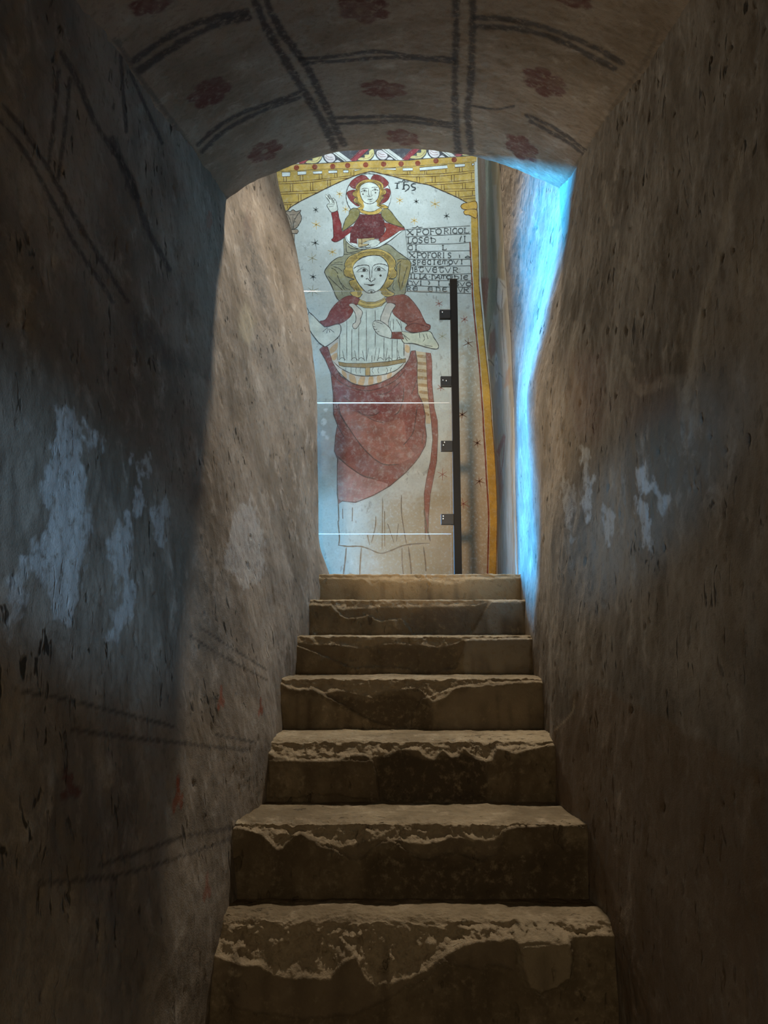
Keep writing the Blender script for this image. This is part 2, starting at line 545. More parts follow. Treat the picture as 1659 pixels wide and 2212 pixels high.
XR, YR, ZR = flank(RIGHT, 1)
pg = Pigment(XR, YR, ZR)
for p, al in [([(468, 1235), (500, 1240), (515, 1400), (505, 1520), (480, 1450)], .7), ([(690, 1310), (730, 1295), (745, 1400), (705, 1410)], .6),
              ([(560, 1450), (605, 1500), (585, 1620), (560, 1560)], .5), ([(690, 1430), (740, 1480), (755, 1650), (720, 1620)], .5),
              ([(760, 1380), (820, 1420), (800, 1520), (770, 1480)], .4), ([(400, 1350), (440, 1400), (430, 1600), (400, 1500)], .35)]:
    pg.poly(CR(p), LIME_AND_DAYLIGHT, min(.9, al * 1.4), rag=14, soft=5)  # pale lime patches that also paint in daylight spots on this wall
for p, w, al in [([(1110, 60), (1060, 260), (1010, 500), (950, 700), (910, 900), (890, 1040)], 14, .55),
                 ([(1120, 560), (1160, 480), (1140, 600)], 26, .5), ([(450, 740), (430, 900), (480, 1060)], 14, .4),
                 ([(670, 900), (640, 880), (700, 1000), (780, 980)], 16, .45), ([(560, 180), (590, 330)], 16, .35), ([(640, 480), (720, 560), (700, 700)], 18, .35), ([(720, 1000), (860, 960), (880, 1100)], 22, .3)]:
    pg.line(CR(p), w, (0.46, 0.40, 0.32), al)
for p, al in [([(420, 860), (560, 840), (580, 1120), (520, 1220), (440, 1150)], .35), ([(600, 980), (780, 900), (860, 1100), (660, 1180)], .22)]:
    pg.poly(CR(p), (0.25, 0.15, 0.13), al, 14, 20)
# bare brown render below the broken edge of the upper coat
CQ = crop(1100, 1300, 2.426)
pg.poly(CQ([(345, 480), (335, 580), (290, 620), (230, 690), (205, 800), (210, 1060), (370, 1110), (400, 1460), (530, 1640), (620, 2200),
            (1350, 2300), (1350, 900), (700, 560), (420, 420)]), (0.20, 0.13, 0.075), .55, 10, 8)
pg.line(CQ([(340, 520), (332, 575), (290, 625), (240, 670)]), 4, (0.5, 0.42, 0.3), .7)
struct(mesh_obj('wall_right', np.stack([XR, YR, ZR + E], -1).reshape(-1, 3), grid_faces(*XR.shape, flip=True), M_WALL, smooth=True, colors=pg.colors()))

# ------------------------------------------------------------------ rising painted vault
KV = 0.30
LIP = [(470, 446), (490, 430), (520, 409), (560, 389), (600, 372), (660, 346), (720, 331), (790, 324), (860, 322), (930, 326), (1000, 334),
       (1050, 345), (1100, 361), (1160, 385), (1210, 409), (1235, 424)]
lip = np.array([at(u, v, 3.1) for u, v in catmull(LIP, 6)])
n_s = 300
s_lip = np.linspace(0, 1, n_s)
arc = np.concatenate([[0], np.cumsum(np.hypot(np.diff(lip[:, 0]), np.diff(lip[:, 2])))]); arc /= arc[-1]
lx, lz = np.interp(s_lip, arc, lip[:, 0]), np.interp(s_lip, arc, lip[:, 2])
vy = np.concatenate([np.linspace(-2.6, 1.2, 30), np.arange(1.24, 3.085, 0.0055), [3.090, 3.096, 3.1]])
S, YV = np.meshgrid(s_lip, vy)
XV = np.tile(lx, (len(vy), 1)); ZV = np.tile(lz, (len(vy), 1)) + KV * (np.maximum(YV, 0.7) - 3.1)
XV = XV + (YV - 3.1) * 0.012
ZV = ZV + fbm(XV, YV, YV * 0, 3.0, 3) * 0.012 + fbm(XV, YV, YV * 0 + 4, 16, 4, 0.55) * 0.006 + fbm(XV, YV, YV * 0 + 8, 60, 2) * 0.0016
pg = Pigment(XV, YV, ZV)
CV1, CV2 = crop(200, 0, 2.37), crop(800, 0, 2.37)
for p, w in [([(545, -20), (575, 60), (640, 170), (700, 270), (722, 318)], 11), ([(568, -20), (600, 55), (660, 140), (705, 232), (742, 312)], 10),
             ([(985, -20), (985, 100), (982, 200), (990, 330)], 10), ([(1021, -20), (1020, 100), (1015, 200), (1010, 240), (1018, 325)], 10),
             ([(428, 312), (470, 274), (521, 245), (580, 224), (647, 200)], 6), ([(436, 327), (487, 281), (554, 245), (600, 227), (647, 211)], 6),
             ([(289, 131), (369, 76), (453, 42), (533, 25)], 9), ([(301, 152), (386, 95), (474, 51), (537, 38)], 10),
             ([(647, 127), (727, 122), (812, 111), (884, 120), (981, 127)], 5), ([(656, 137), (748, 131), (833, 124), (900, 127), (981, 134)], 5),
             ([(723, 255), (824, 251), (884, 253), (981, 268)], 5), ([(727, 268), (812, 264), (880, 262), (981, 276)], 5),
             ([(1024, 38), (1095, 42), (1163, 55), (1264, 93), (1344, 135)], 8), ([(1028, 57), (1121, 63), (1201, 84), (1327, 148)], 8),
             ([(1138, 249), (1201, 278), (1264, 325)], 5), ([(1146, 262), (1222, 304), (1260, 333)], 5), ([(1020, 228), (1070, 236), (1110, 229)], 3)]:
    pg.line(p, w * 1.4, BLACK, 0.8)
for c, rx, ry, t, h in [((453, 200), 52, 30, -26, 0), ((572, 327), 42, 22, -24, .22), ((828, 193), 54, 21, 6, 0), ((870, 297), 40, 18, 12, 0),
                        ((1175, 177), 54, 30, 24, 0), ((1127, 320), 44, 24, 36, 0), ((785, 18), 62, 34, 8, 0), ((325, 8), 52, 26, -15, 0), ((1235, -5), 50, 22, 20, 0)]:
    pg.rosette(c, rx, ry, t, MAROON, .85, h)
pg.line([(250, 85), (300, 165), (360, 245), (415, 325), (440, 385), (490, 428)], 9, (0.10, 0.085, 0.07), .6)
pg.line([(1420, 70), (1395, 130), (1330, 225), (1270, 320), (1215, 402)], 8, (0.11, 0.085, 0.06), .5)
# the lip rolls up into the wall above it
rows = [(3.106, 0.012), (3.115, 0.04), (3.12, 0.12), (3.12, 0.6), (3.12, 1.2), (3.12, 2.2)]
Xv = np.concatenate([XV] + [XV[-1:]] * len(rows)); Yv = np.concatenate([YV] + [np.full((1, n_s), a) for a, _ in rows])
Zv = np.concatenate([ZV] + [np.minimum(ZV[-1:] + b, 3.95) for _, b in rows])
cv = np.concatenate([np.concatenate([pg.rgb, pg.a[..., None]], -1), np.zeros((len(rows), n_s, 4))]).reshape(-1, 4)
o = struct(mesh_obj('ceiling_vault', np.stack([Xv, Yv, Zv + E], -1).reshape(-1, 3), grid_faces(*Xv.shape), M_VAULT, smooth=True, colors=cv))

# ------------------------------------------------------------------ upper room shell
YF = 6.0                                      # plane of the painted wall
SIDE_Z = [.0, .51, 1.16, 1.9, 2.98, 4.1]
SIDE_X = [.885, .885, .898, .874, .806, .80]


def shell(name, a, b, c, d, mat, n=24, bump=0.004):
    a, b, c, d = map(np.array, (a, b, c, d))
    i, j = np.meshgrid(np.linspace(0, 1, n), np.linspace(0, 1, n))
    i, j = i[..., None], j[..., None]
    P = (a * (1 - i) + b * i) * (1 - j) + (d * (1 - i) + c * i) * j
    nrm = np.cross(b - a, d - a); nrm = nrm / np.linalg.norm(nrm)
    P = P + nrm * (fbm(P[..., 0], P[..., 1], P[..., 2], 2.0, 3) * bump)[..., None]
    P[..., 2] += E
    return struct(mesh_obj(name, P.reshape(-1, 3), grid_faces(n, n), mat, smooth=True))


fx = np.concatenate([np.linspace(-3.1, -.9, 12)[:-1], np.linspace(-.9, .95, 230)]); fz = np.concatenate([np.linspace(.2, 2.8, 300), np.linspace(2.82, 4.6, 40)])
XW, ZW = np.meshgrid(fx, fz)
pg = Pigment(XW, np.full_like(XW, YF), ZW)
STAIN_AND_LAMPLIGHT, STAIN_AND_SHADOW = (.34, .26, .165), (.24, .175, .105)       # brown stains, also painting in warm lamp light and the post's shadow
for p, rgb, al in [([(1000, 690), (1060, 720), (1075, 1245), (880, 1245), (860, 1130), (930, 1080), (985, 900)], STAIN_AND_LAMPLIGHT, .7), ([(840, 1080), (1075, 1060), (1075, 1260), (820, 1260), (800, 1170)], STAIN_AND_LAMPLIGHT, .7),
                   ([(1012, 740), (1032, 730), (1040, 900), (1035, 1060), (1042, 1245), (1016, 1245), (1014, 1000)], STAIN_AND_SHADOW, .5), ([(695, 900), (722, 880), (726, 1060), (700, 1060)], STAIN_AND_LAMPLIGHT, .35),
                   ([(800, 1060), (880, 1060), (870, 1200), (790, 1220)], STAIN_AND_SHADOW, .3), ([(930, 660), (1010, 660), (1010, 860), (940, 860)], STAIN_AND_LAMPLIGHT, .25), ([(780, 1190), (900, 1180), (900, 1250), (780, 1250)], STAIN_AND_SHADOW, .3)]:
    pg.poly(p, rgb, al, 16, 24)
for c_, r_ in (((700, 912), 7), ((698, 935), 6), ((706, 945), 4), ((703, 885), 4)):
    pg.poly([(c_[0] + r_ * math.cos(a), c_[1] + r_ * 1.2 * math.sin(a)) for a in np.linspace(0, 6, 8)], (.75, .75, .74), .8, 3, 1.5)
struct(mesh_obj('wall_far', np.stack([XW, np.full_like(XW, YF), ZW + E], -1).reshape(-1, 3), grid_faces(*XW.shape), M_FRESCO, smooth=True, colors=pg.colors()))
shell('wall_room_left', (-3.0, 3.9, .2), (-3.0, 6.1, .2), (-3.0, 6.1, 4.6), (-3.0, 3.9, 4.6), M_ROOM)
shell('ceiling_upper', (-3.1, 3.0, 4.55), (-3.1, 6.1, 4.55), (1.1, 6.1, 4.55), (1.1, 3.0, 4.55), M_ROOM)
shell('floor_upper', (-3.1, 3.66, .306), (1.1, 3.66, .306), (1.1, 6.05, .306), (-3.1, 6.05, .306), M_FLOOR)
shell('floor_lower', (-.9, -2.6, -1.0), (.9, -2.6, -1.0), (.9, 2.2, -1.0), (-.9, 2.2, -1.0), M_FLOOR)
shell('wall_back', (-.9, -2.55, -1.05), (.9, -2.55, -1.05), (.9, -2.55, 1.6), (-.9, -2.55, 1.6), M_ROOM)
shell('wall_near_upper', (-3.1, 3.96, 3.85), (.95, 3.96, 3.85), (.95, 3.12, 4.6), (-3.1, 3.12, 4.6), M_ROOM)

# side wall of the upper room with the foreshortened painting
sy = np.linspace(3.9, 6.02, 150); sz = np.arange(.25, 4.6, .0115)
YS, ZS = np.meshgrid(sy, sz)
xe = np.interp(ZS, ZR[:, -1], XR[:, -1]); xf = np.interp(ZS, SIDE_Z, SIDE_X)
tt = (YS - 3.9) / 2.1
XS = xe + (xf - xe) * tt + fbm(YS * 0, YS, ZS, 6, 4) * 0.006 * np.clip(tt * 6, 0, 1) * np.clip((1 - tt) * 6, 0, 1)
pg = Pigment(XS, YS, ZS)
C10, C11, C5 = crop(930, 600, 7.375), crop(930, 880, 5.98), crop(860, 470, 9.217)
GREY, OLIVE, RED2, WHITE2, OCHRE2 = (.24, .25, .24), (.21, .215, .155), (.20, .075, .06), (.48, .48, .45), (.40, .29, .10)
for p, rgb, al in [
    ([(1034, 340), (1048, 340), (1056, 600), (1052, 700), (1040, 560)], RED2, .55), ([(1048, 340), (1060, 340), (1074, 560), (1070, 640), (1056, 700)], OLIVE, .7),
    ([(1060, 340), (1078, 340), (1090, 600), (1080, 640), (1074, 560)], OCHRE2, .35), ([(1064, 400), (1072, 400), (1080, 520), (1074, 560)], WHITE2, .5)]:
    pg.poly(p, rgb, al, 2, 2)
for p, rgb, al in [
    ([(800, 0), (940, 0), (900, 350), (870, 650), (830, 300)], RED2, .8), ([(940, 0), (1080, 0), (1050, 350), (960, 750), (900, 1100), (880, 900), (900, 500)], OLIVE, .8),
    ([(1080, 0), (1190, 50), (1210, 300), (1130, 520), (1060, 380)], WHITE2, .7), ([(950, 900), (1020, 800), (1040, 1150), (960, 1300), (920, 1150)], RED2, .7),
    ([(860, 850), (880, 850), (910, 1150), (895, 1270), (870, 1050)], WHITE2, .8), ([(1000, 620), (1080, 560), (1060, 1000), (1030, 800)], WHITE2, .4),
    ([(940, 1400), (1010, 1400), (1000, 1700), (970, 1600)], GREY, .8), ([(1060, 1550), (1150, 1600), (1120, 1900), (1080, 2050), (990, 2100), (1000, 1800)], GREY, .7),
    ([(1200, 1500), (1270, 1400), (1260, 1700), (1180, 1750)], (.36, .19, .10), .6)]:
    pg.poly(C10(p), rgb, al, 2, 2)
for p, w in [([(1110, 50), (1190, 160)], 1.8), ([(900, 1300), (960, 1330), (1010, 1400)], 2.4), ([(1090, 1520), (1150, 1580)], 1.8),
             ([(1140, 500), (1150, 900), (1190, 1350)], 1.0), ([(1060, 0), (1050, 380), (1120, 520), (1150, 200)], 1.4), ([(960, 740), (920, 900), (900, 1200)], 1.2)]:
    pg.line(C10(p), w, BLACK, .7)
c = C10([(1048, 1430)])[0]
for k, rgb in ((1.0, WHITE2), (.75, GREY), (.5, WHITE2), (.25, GREY)):
    pg.rosette(c, 4.2 * k, 31 * k, 0, rgb, .9, petals=1)
for p, rgb, al in [([(800, 0), (880, 0), (900, 300), (840, 520), (800, 300)], GREY, .75), ([(940, 340), (970, 380), (885, 640), (850, 570)], RED2, .75),
                   ([(840, 580), (900, 700), (940, 1000), (905, 1300), (870, 900)], RED2, .55)]:
    pg.poly(C11(p), rgb, al, 2, 2)
pg.line(C11([(960, 380), (940, 650), (905, 880)]), 1.6, RED2, .7)
pg.line(C11([(1075, 0), (1085, 600), (1100, 1300), (1125, 2180)]), 2.2, (.55, .5, .42), .7)
struct(mesh_obj('wall_room_right', np.stack([XS, YS, ZS + E], -1).reshape(-1, 3), grid_faces(*XS.shape, flip=True), M_SIDE, smooth=True, colors=pg.colors()))

# ------------------------------------------------------------------ stairs
SY = [2.1, 2.283, 2.566, 2.867, 3.13, 3.38, 3.63, 3.72]
SZ = [-.707, -.508, -.3165, -.1336, .021, .179, .313]
SL = [-.445, -.403, -.369, -.367, -.352, -.338, -.308]
SR = [.59, .556, .542, .576, .588, .609, .63]
C7 = crop(400, 1700, 1.659); C6 = crop(550, 1220, 2.212)
# lower edge of the crumbled zone (deep) and of the thinner spalled coat (shallow)
DEEP = [
    C7([(60, 600), (90, 600), (140, 620), (200, 640), (270, 640), (320, 680), (400, 692), (520, 690), (560, 640), (610, 610), (640, 680), (680, 715),
        (760, 700), (860, 660), (930, 605), (1000, 560), (1180, 540), (1400, 530), (1600, 520)]),
    C7([(150, 140), (205, 145), (270, 165), (300, 190), (330, 228), (350, 220), (400, 165), (440, 175), (490, 200), (560, 215), (620, 200), (680, 185),
        (740, 185), (790, 195), (860, 205), (900, 200), (960, 180), (1060, 190), (1110, 190), (1150, 150), (1200, 135), (1300, 132), (1450, 120)]),
    C6([(40, 890), (70, 900), (100, 920), (200, 930), (300, 940), (400, 930), (480, 900), (560, 910), (640, 920), (680, 880), (780, 880), (820, 920),
        (860, 930), (900, 880), (940, 920), (980, 910), (1000, 870), (1060, 930), (1110, 945), (1140, 930), (1160, 870), (1250, 900), (1300, 880), (1430, 850)]),
    C6([(120, 565), (200, 590), (280, 585), (330, 615), (400, 600), (480, 615), (570, 640), (620, 605), (780, 585), (850, 652), (910, 635), (960, 580), (1100, 562), (1390, 550)]),
    C6([(170, 360), (260, 375), (400, 380), (520, 400), (640, 375), (800, 380), (880, 395), (960, 375), (1000, 355), (1340, 348)]),
    C6([(230, 185), (370, 188), (420, 210), (540, 205), (640, 200), (1000, 195), (1060, 190), (1120, 170), (1300, 165)]),
    C6([(280, 62), (300, 62), (520, 64), (560, 100), (620, 70), (720, 85), (800, 68), (940, 95), (1020, 70), (1280, 58)]),
]
SHALLOW = [
    C7([(60, 600), (85, 645), (110, 700), (150, 750), (175, 792), (280, 812), (420, 832), (560, 820), (610, 815), (700, 770), (790, 715), (860, 685), (930, 615),
        (960, 635), (1000, 642), (1060, 652), (1120, 632), (1180, 656), (1190, 560), (1400, 530), (1600, 520)]),
    C7([(150, 140), (205, 145), (400, 165), (440, 180), (490, 208), (540, 225), (590, 256), (640, 250), (680, 210), (740, 188), (790, 225), (820, 250), (860, 266),
        (900, 256), (960, 235), (1010, 250), (1060, 262), (1110, 245), (1140, 200), (1150, 150), (1200, 135), (1450, 120)]),
    C6([(40, 890), (560, 910), (585, 1000), (600, 1130), (860, 1132), (1040, 1120), (1110, 1080), (1115, 945), (1160, 870), (1430, 850)]),
    C6([(120, 565), (190, 590), (280, 590), (330, 620), (380, 645), (440, 682), (500, 716), (560, 750), (640, 765), (740, 792), (762, 700), (800, 640), (960, 580), (1390, 550)]),
    C6([(170, 365), (195, 382), (250, 400), (320, 430), (400, 466), (480, 492), (560, 490), (740, 496), (770, 532), (850, 527), (900, 505), (960, 495), (1000, 410), (1010, 352), (1340, 348)]),
    C6([(230, 185), (370, 190), (410, 236), (450, 256), (540, 240), (600, 266), (680, 260), (700, 250), (760, 336), (860, 346), (960, 340), (1040, 320), (1090, 230), (1130, 170), (1300, 165)]),
    C6([(280, 62), (1280, 58)]),
]
stairs = thing('stone_staircase', 'narrow flight of seven crumbling plastered stone steps climbing between painted walls', 'staircase', (0.08, 2.1, 0))
STEP_LABEL = ['lowest step with a deeply crumbled nosing and a rounded mortar patch', 'step with a scalloped broken plaster edge',
              'step with a soot-dark middle of the riser', 'step with a diagonal crack across the riser', 'step with a pale repaired right end',
              'step with a curved crack and a patched right corner', 'pale worn top step at the landing']
for k in range(7):
    sp = [.0034, .0036, .004, .0045, .005, .0055, .006][k]
    x = np.arange(SL[k] - .05, SR[k] + .05, sp)
    dep = SY[k + 1] - SY[k] + .03
    ris = SZ[k] - (SZ[k - 1] if k else -1.0) + .03
    ta = np.concatenate([np.linspace(dep, .07, max(6, int(dep / sp * .5)))[:-1], np.arange(.07, 0.0005, -sp * .8)])
    tb = np.arange(0, ris, sp * .9)
    A = np.concatenate([ta, np.zeros(len(tb))]); B = np.concatenate([np.zeros(len(ta)), tb])
    XX, AA = np.meshgrid(x, A); _, BB = np.meshgrid(x, B)
    y0, z0 = SY[k] + AA, SZ[k] - BB
    u, v = proj(XX, y0, z0)
    un, vn = proj(x, np.full_like(x, SY[k]), np.full_like(x, SZ[k]))
    n1 = fbm(XX, y0 * 1.3, z0 + k * 3.1, 9, 4, 0.6)
    n2 = fbm(XX, y0, z0 + k * 2.7, 34, 4, 0.65)
    n3 = fbm(XX, y0, z0 + k * 1.3, 120, 2)
    jag = (n2 * 9 + n1 * 5 + n3 * 4) * (1.0 if k < 3 else .6)

    def below(curve, soft):
        cu = np.array(curve)
        vb = np.interp(u, cu[:, 0], cu[:, 1])
        return 1 - sstep(-soft, soft, v - vb + jag * (1 if soft < 3 else .6))
    md, ms = below(DEEP[k], 2.6), below(SHALLOW[k], 1.6)
    riser = np.zeros(BB.shape, bool); riser[len(ta):] = True
    vb_n = np.interp(un, [p[0] for p in DEEP[k]], [p[1] for p in DEEP[k]])
    hole = np.clip((vb_n - vn) / 70.0, 0, 1.6)[None, :]                 # how much of the edge is gone here
    scale_k = [1.0, .75, .85, .5, .45, .4, .35][k]
    # the broken arris: chamfered back at the top, dying out at the lower edge of the crumbled zone
    vb = np.interp(u, [p[0] for p in DEEP[k]], [p[1] for p in DEEP[k]])
    vnn = np.broadcast_to(vn[None, :], u.shape)
    frac = np.clip((v - vnn) / np.maximum(vb - vnn, 4.0), 0, 1)
    nN1, nN2 = n1[len(ta)][None, :], n2[len(ta)][None, :]
    Rn = scale_k * (.008 + .045 * np.clip(hole, 0, 1) + .018 * nN1 + .010 * nN2)
    Rn = np.clip(Rn, .004, .075)
    chunk = (np.abs(n1) * .030 + n2 * .018 + np.abs(n3) * .005) * scale_k
    pg_edge = fbm(XX, y0, z0 + 40 + k, 13, 3) * 4 + .2
    rec = md * (Rn * (1 - frac) ** .75 + chunk * (1.1 * np.sin(np.pi * np.clip(frac, 0, 1)) ** .6 + .5 * np.clip(pg_edge, 0, 1))) + ms * [.007, .009, .007, .010, .010, .009, .004][k]
    rec = np.where(riser, rec, 0)
    nose = np.where(BB[len(ta)][None, :] >= 0, rec[len(ta)][None, :], 0)
    nose = np.maximum(nose, .004)
    tread_pull = nose * np.clip(1 - AA / .16, 0, 1)
    y1 = y0 + np.where(riser, np.maximum(rec, .004 * np.exp(-BB / .008)), tread_pull)
    drop = .003 + (.014 * np.clip(hole, 0, 1) + .004) * scale_k * (0.6 + .8 * np.clip(nN1 + .5, 0, 1))
    z1 = z0 - drop * np.where(riser, np.exp(-BB / .03), np.exp(-AA / .028))
    z1 = z1 + np.where(riser, 0, n1 * .006 + n2 * .003 * (1 + 2.5 * np.exp(-AA / .03)))
    z1 = z1 + np.where(riser, md * n2 * .006, 0)
    y1 = y1 + np.where(riser, n1 * .006 + n2 * .0028 + n3 * .0012, 0) + fbm(XX, y0 * 0, z0 * 0 + k, 3, 2) * .008
    pg = Pigment(XX, y0, z0)
    pg.put(np.where(riser, np.clip((.6, .65, .55, .5, .3, .3, .3)[k] + .7 * pg.n + .4 * n1, 0, .9), 0), (.115, .085, .052) if k < 3 else (.17, .13, .085))                      # grimy skim coat, lower risers darker to put their shade into the colour
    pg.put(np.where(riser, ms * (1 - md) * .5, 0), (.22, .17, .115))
    pg.put(np.where(riser, md * .85, np.exp(-AA / .03) * .5 * np.clip(hole + .3, 0, 1)), (.40, .32, .215))   # exposed rubble and mortar
    if k == 0:
        lump = C7([(1172, 500), (1200, 470), (1300, 480), (1390, 540), (1397, 600), (1387, 680), (1340, 722), (1270, 742), (1220, 712), (1195, 640), (1180, 560)])
        sd = poly_sd(u, v, lump) + jag * .6
        w_ = 1 - sstep(-14, 3, sd)
        y1 = y1 - w_ * np.where(riser, .026, 0) - np.where(riser, 0, w_ * .012)
        z1 = z1 + np.where(riser, 0, w_ * .008)
        pg.put((1 - sstep(-3, 3, sd)) * .8, (.31, .25, .165))
    if k == 2:
        pg.poly(C6([(575, 920), (690, 880), (820, 930), (1000, 900), (1110, 950), (1110, 1130), (610, 1135), (590, 1030)]), (.05, .038, .025), .75, 6, 6)
        cl_ = poly_sd(u, v, C6([(70, 930), (560, 930), (585, 1010), (600, 1125), (470, 1112), (390, 1092), (280, 1094), (200, 1112), (70, 1112)])) + jag * .5
        y1 = y1 - (1 - sstep(-1.6, 1.6, cl_)) * np.where(riser, .007, 0)
    if k == 1:
        pg.poly(C7([(640, 250), (1100, 260), (1430, 200), (1430, 400), (640, 400)]), (.055, .04, .025), .55, 10, 14)
    if k == 3:
        pg.poly(C6([(145, 600), (330, 640), (560, 760), (700, 790), (860, 800), (840, 660), (700, 610), (480, 640), (300, 600)]), (.075, .055, .035), .6, 8, 8)
        pg.poly(C6([(860, 690), (1000, 590), (1360, 560), (1380, 790), (900, 800)]), (.30, .24, .165), .6, 8, 8)
    if k == 4:
        pg.poly(C6([(1000, 420), (1010, 350), (1320, 345), (1310, 545), (1000, 545)]), (.36, .32, .26), .7, 3, 3)
        pg.poly(C6([(540, 400), (960, 390), (980, 480), (800, 540), (600, 480)]), (.10, .08, .06), .5, 8, 8)
    if k == 5:
        pg.poly(C6([(720, 240), (880, 195), (1040, 220), (1030, 320), (760, 330)]), (.10, .085, .07), .5, 8, 8)
        pg.poly(C6([(1040, 330), (1130, 170), (1280, 160), (1300, 335)]), (.36, .31, .24), .7, 3, 3)
    if k == 6:
        pg.poly(C6([(280, 40), (1270, 40), (1270, 190), (280, 190)]), (.33, .265, .165), .7, 2, 2)
        for bx in (700, 610, 960):
            pg.line(C6([(bx, 90), (bx + 6, 180)]), 8, (.15, .11, .07), .4)
        pg.line(C6([(300, 182), (640, 178), (1000, 184)]), 6, (.10, .075, .05), .5)
    for j in range(14):                                                     # damp and dirt running down the riser
        a = SL[k] + (SR[k] - SL[k]) * random.random(); h0 = random.uniform(.02, .10); wd = random.uniform(.006, .03)
        pg.put(np.where(riser, np.exp(-((XX - a + n1 * .01) / wd) ** 2) * sstep(h0, h0 + .05, BB) * .35, 0), (.08, .06, .04))
    o = mesh_obj('step', np.stack([XX - .08, y1 - 2.1, z1 + E], -1).reshape(-1, 3), grid_faces(*XX.shape), M_STEP, stairs, smooth=True, colors=pg.colors())
    o['label'] = STEP_LABEL[k]

from mathutils.geometry import tessellate_polygon

# ------------------------------------------------------------------ glass screen on the landing
M_POST = plain_mat('black_powder_coat', (0.004, 0.0045, 0.0055), 0.6, 0.0, 0.2)
M_BRACKET = plain_mat('dark_blue_grey_steel', (0.014, 0.019, 0.026), 0.5, 0.0, 0.3)
M_SCREW = plain_mat('bright_screw_steel', (0.75, 0.76, 0.78), 0.25, 1.0)


def edge_mat():
    m, nt, bs = nodes_of('polished_glass_edge')
    nt.nodes.remove(bs)
    tl = N(nt, 'ShaderNodeBsdfTranslucent'); df = N(nt, 'ShaderNodeBsdfDiffuse')
    for n in (tl, df):
        nt.links.new(mixc(nt, noise(nt, obj_vec(nt), 30, 2), (.90, .95, .92), (1, 1, 1)), n.inputs[0])
    ad = N(nt, 'ShaderNodeMixShader'); ad.inputs[0].default_value = .35
    nt.links.new(tl.outputs[0], ad.inputs[1]); nt.links.new(df.outputs[0], ad.inputs[2])
    nt.links.new(ad.outputs[0], nt.nodes['Material Output'].inputs[0])
    return m


M_EDGE = edge_mat()


def glass_mat():
    m, nt, bs = nodes_of('clear_sheet_glass')
    nt.nodes.remove(bs)
    out = nt.nodes['Material Output']
    tr = N(nt, 'ShaderNodeBsdfTransparent'); tr.inputs[0].default_value = (0.97, 0.985, 0.98, 1)
    gl = N(nt, 'ShaderNodeBsdfGlossy'); gl.inputs['Roughness'].default_value = 0.25
    fr = N(nt, 'ShaderNodeFresnel'); fr.inputs[0].default_value = 1.45
    du = N(nt, 'ShaderNodeMath', operation='MULTIPLY'); du.inputs[1].default_value = 0.5
    nt.links.new(fr.outputs[0], du.inputs[0])
    mx = N(nt, 'ShaderNodeMixShader')
    nt.links.new(du.outputs[0], mx.inputs[0]); nt.links.new(tr.outputs[0], mx.inputs[1]); nt.links.new(gl.outputs[0], mx.inputs[2])
    # dust film, very thin
    df = N(nt, 'ShaderNodeBsdfDiffuse'); df.inputs[0].default_value = (.8, .82, .82, 1)
    mx2 = N(nt, 'ShaderNodeMixShader')
    dn = N(nt, 'ShaderNodeMath', operation='MULTIPLY'); dn.inputs[1].default_value = 0.05
    nt.links.new(ramp(nt, noise(nt, obj_vec(nt), 6, 4, 0.6), 0.3, 0.8), dn.inputs[0])
    nt.links.new(dn.outputs[0], mx2.inputs[0]); nt.links.new(mx.outputs[0], mx2.inputs[1]); nt.links.new(df.outputs[0], mx2.inputs[2])
    nt.links.new(mx2.outputs[0], out.inputs[0])
    return m


M_GLASS = glass_mat()


def box(name, lo, hi, mat, parent, bevel=0.0, origin=(0, 0, 0)):
    bm = bmesh.new()
    bmesh.ops.create_cube(bm, size=1.0)
    for vtx in bm.verts:
        vtx.co = Vector([lo[i] + (hi[i] - lo[i]) * (vtx.co[i] + .5) - origin[i] for i in range(3)])
    if bevel:
        bmesh.ops.bevel(bm, geom=list(bm.edges), offset=bevel, segments=2, affect='EDGES', profile=0.6)
    me = bpy.data.meshes.new(name); bm.to_mesh(me); bm.free()
    me.materials.append(mat)
    o = bpy.data.objects.new(name, me); col.objects.link(o); o.parent = parent
    return o


YG = 4.1
ORG = (0.395, YG, .306 + E)
screen = thing('glass_screen', 'clear glass screen of stacked panes clamped to a slim black post on the landing', 'glass screen', ORG)
ztop = at(980, 605, YG)[2] + E
box('post', (.375, YG - .02, .300 + E), (.415, YG + .02, ztop), M_POST, screen, .003, ORG)
xg0, xg1 = -.56, .362
zz = [.306 + E + .02] + [at(880, vv, YG)[2] + E for vv in (1153.5, 870.5, 628)]
for i in range(3):
    p = box('glass_pane', (xg0, YG - .005, zz[i] + .004), (xg1, YG + .005, zz[i + 1] - .003), M_GLASS, screen, 0, ORG)
    if i < 2:
        box('pane_edge', (xg0, YG - .0052, zz[i + 1] - .002), (xg1, YG - .0005, zz[i + 1] + .0012), M_EDGE, p, 0, ORG)
    else:
        box('pane_edge', (xg0, YG - .0052, zz[i + 1] - .003), (xg1, YG - .0046, zz[i + 1] - .0020), M_GLASS, p, 0, ORG)
box('edge_reflection', (xg0, YG + .004, at(880, 887, YG)[2] + E - .001), (xg1, YG + .0058, at(880, 887, YG)[2] + E + .0008), M_GLASS, screen, 0, ORG)  # thin strip drawn in as the reflection of the pane edge
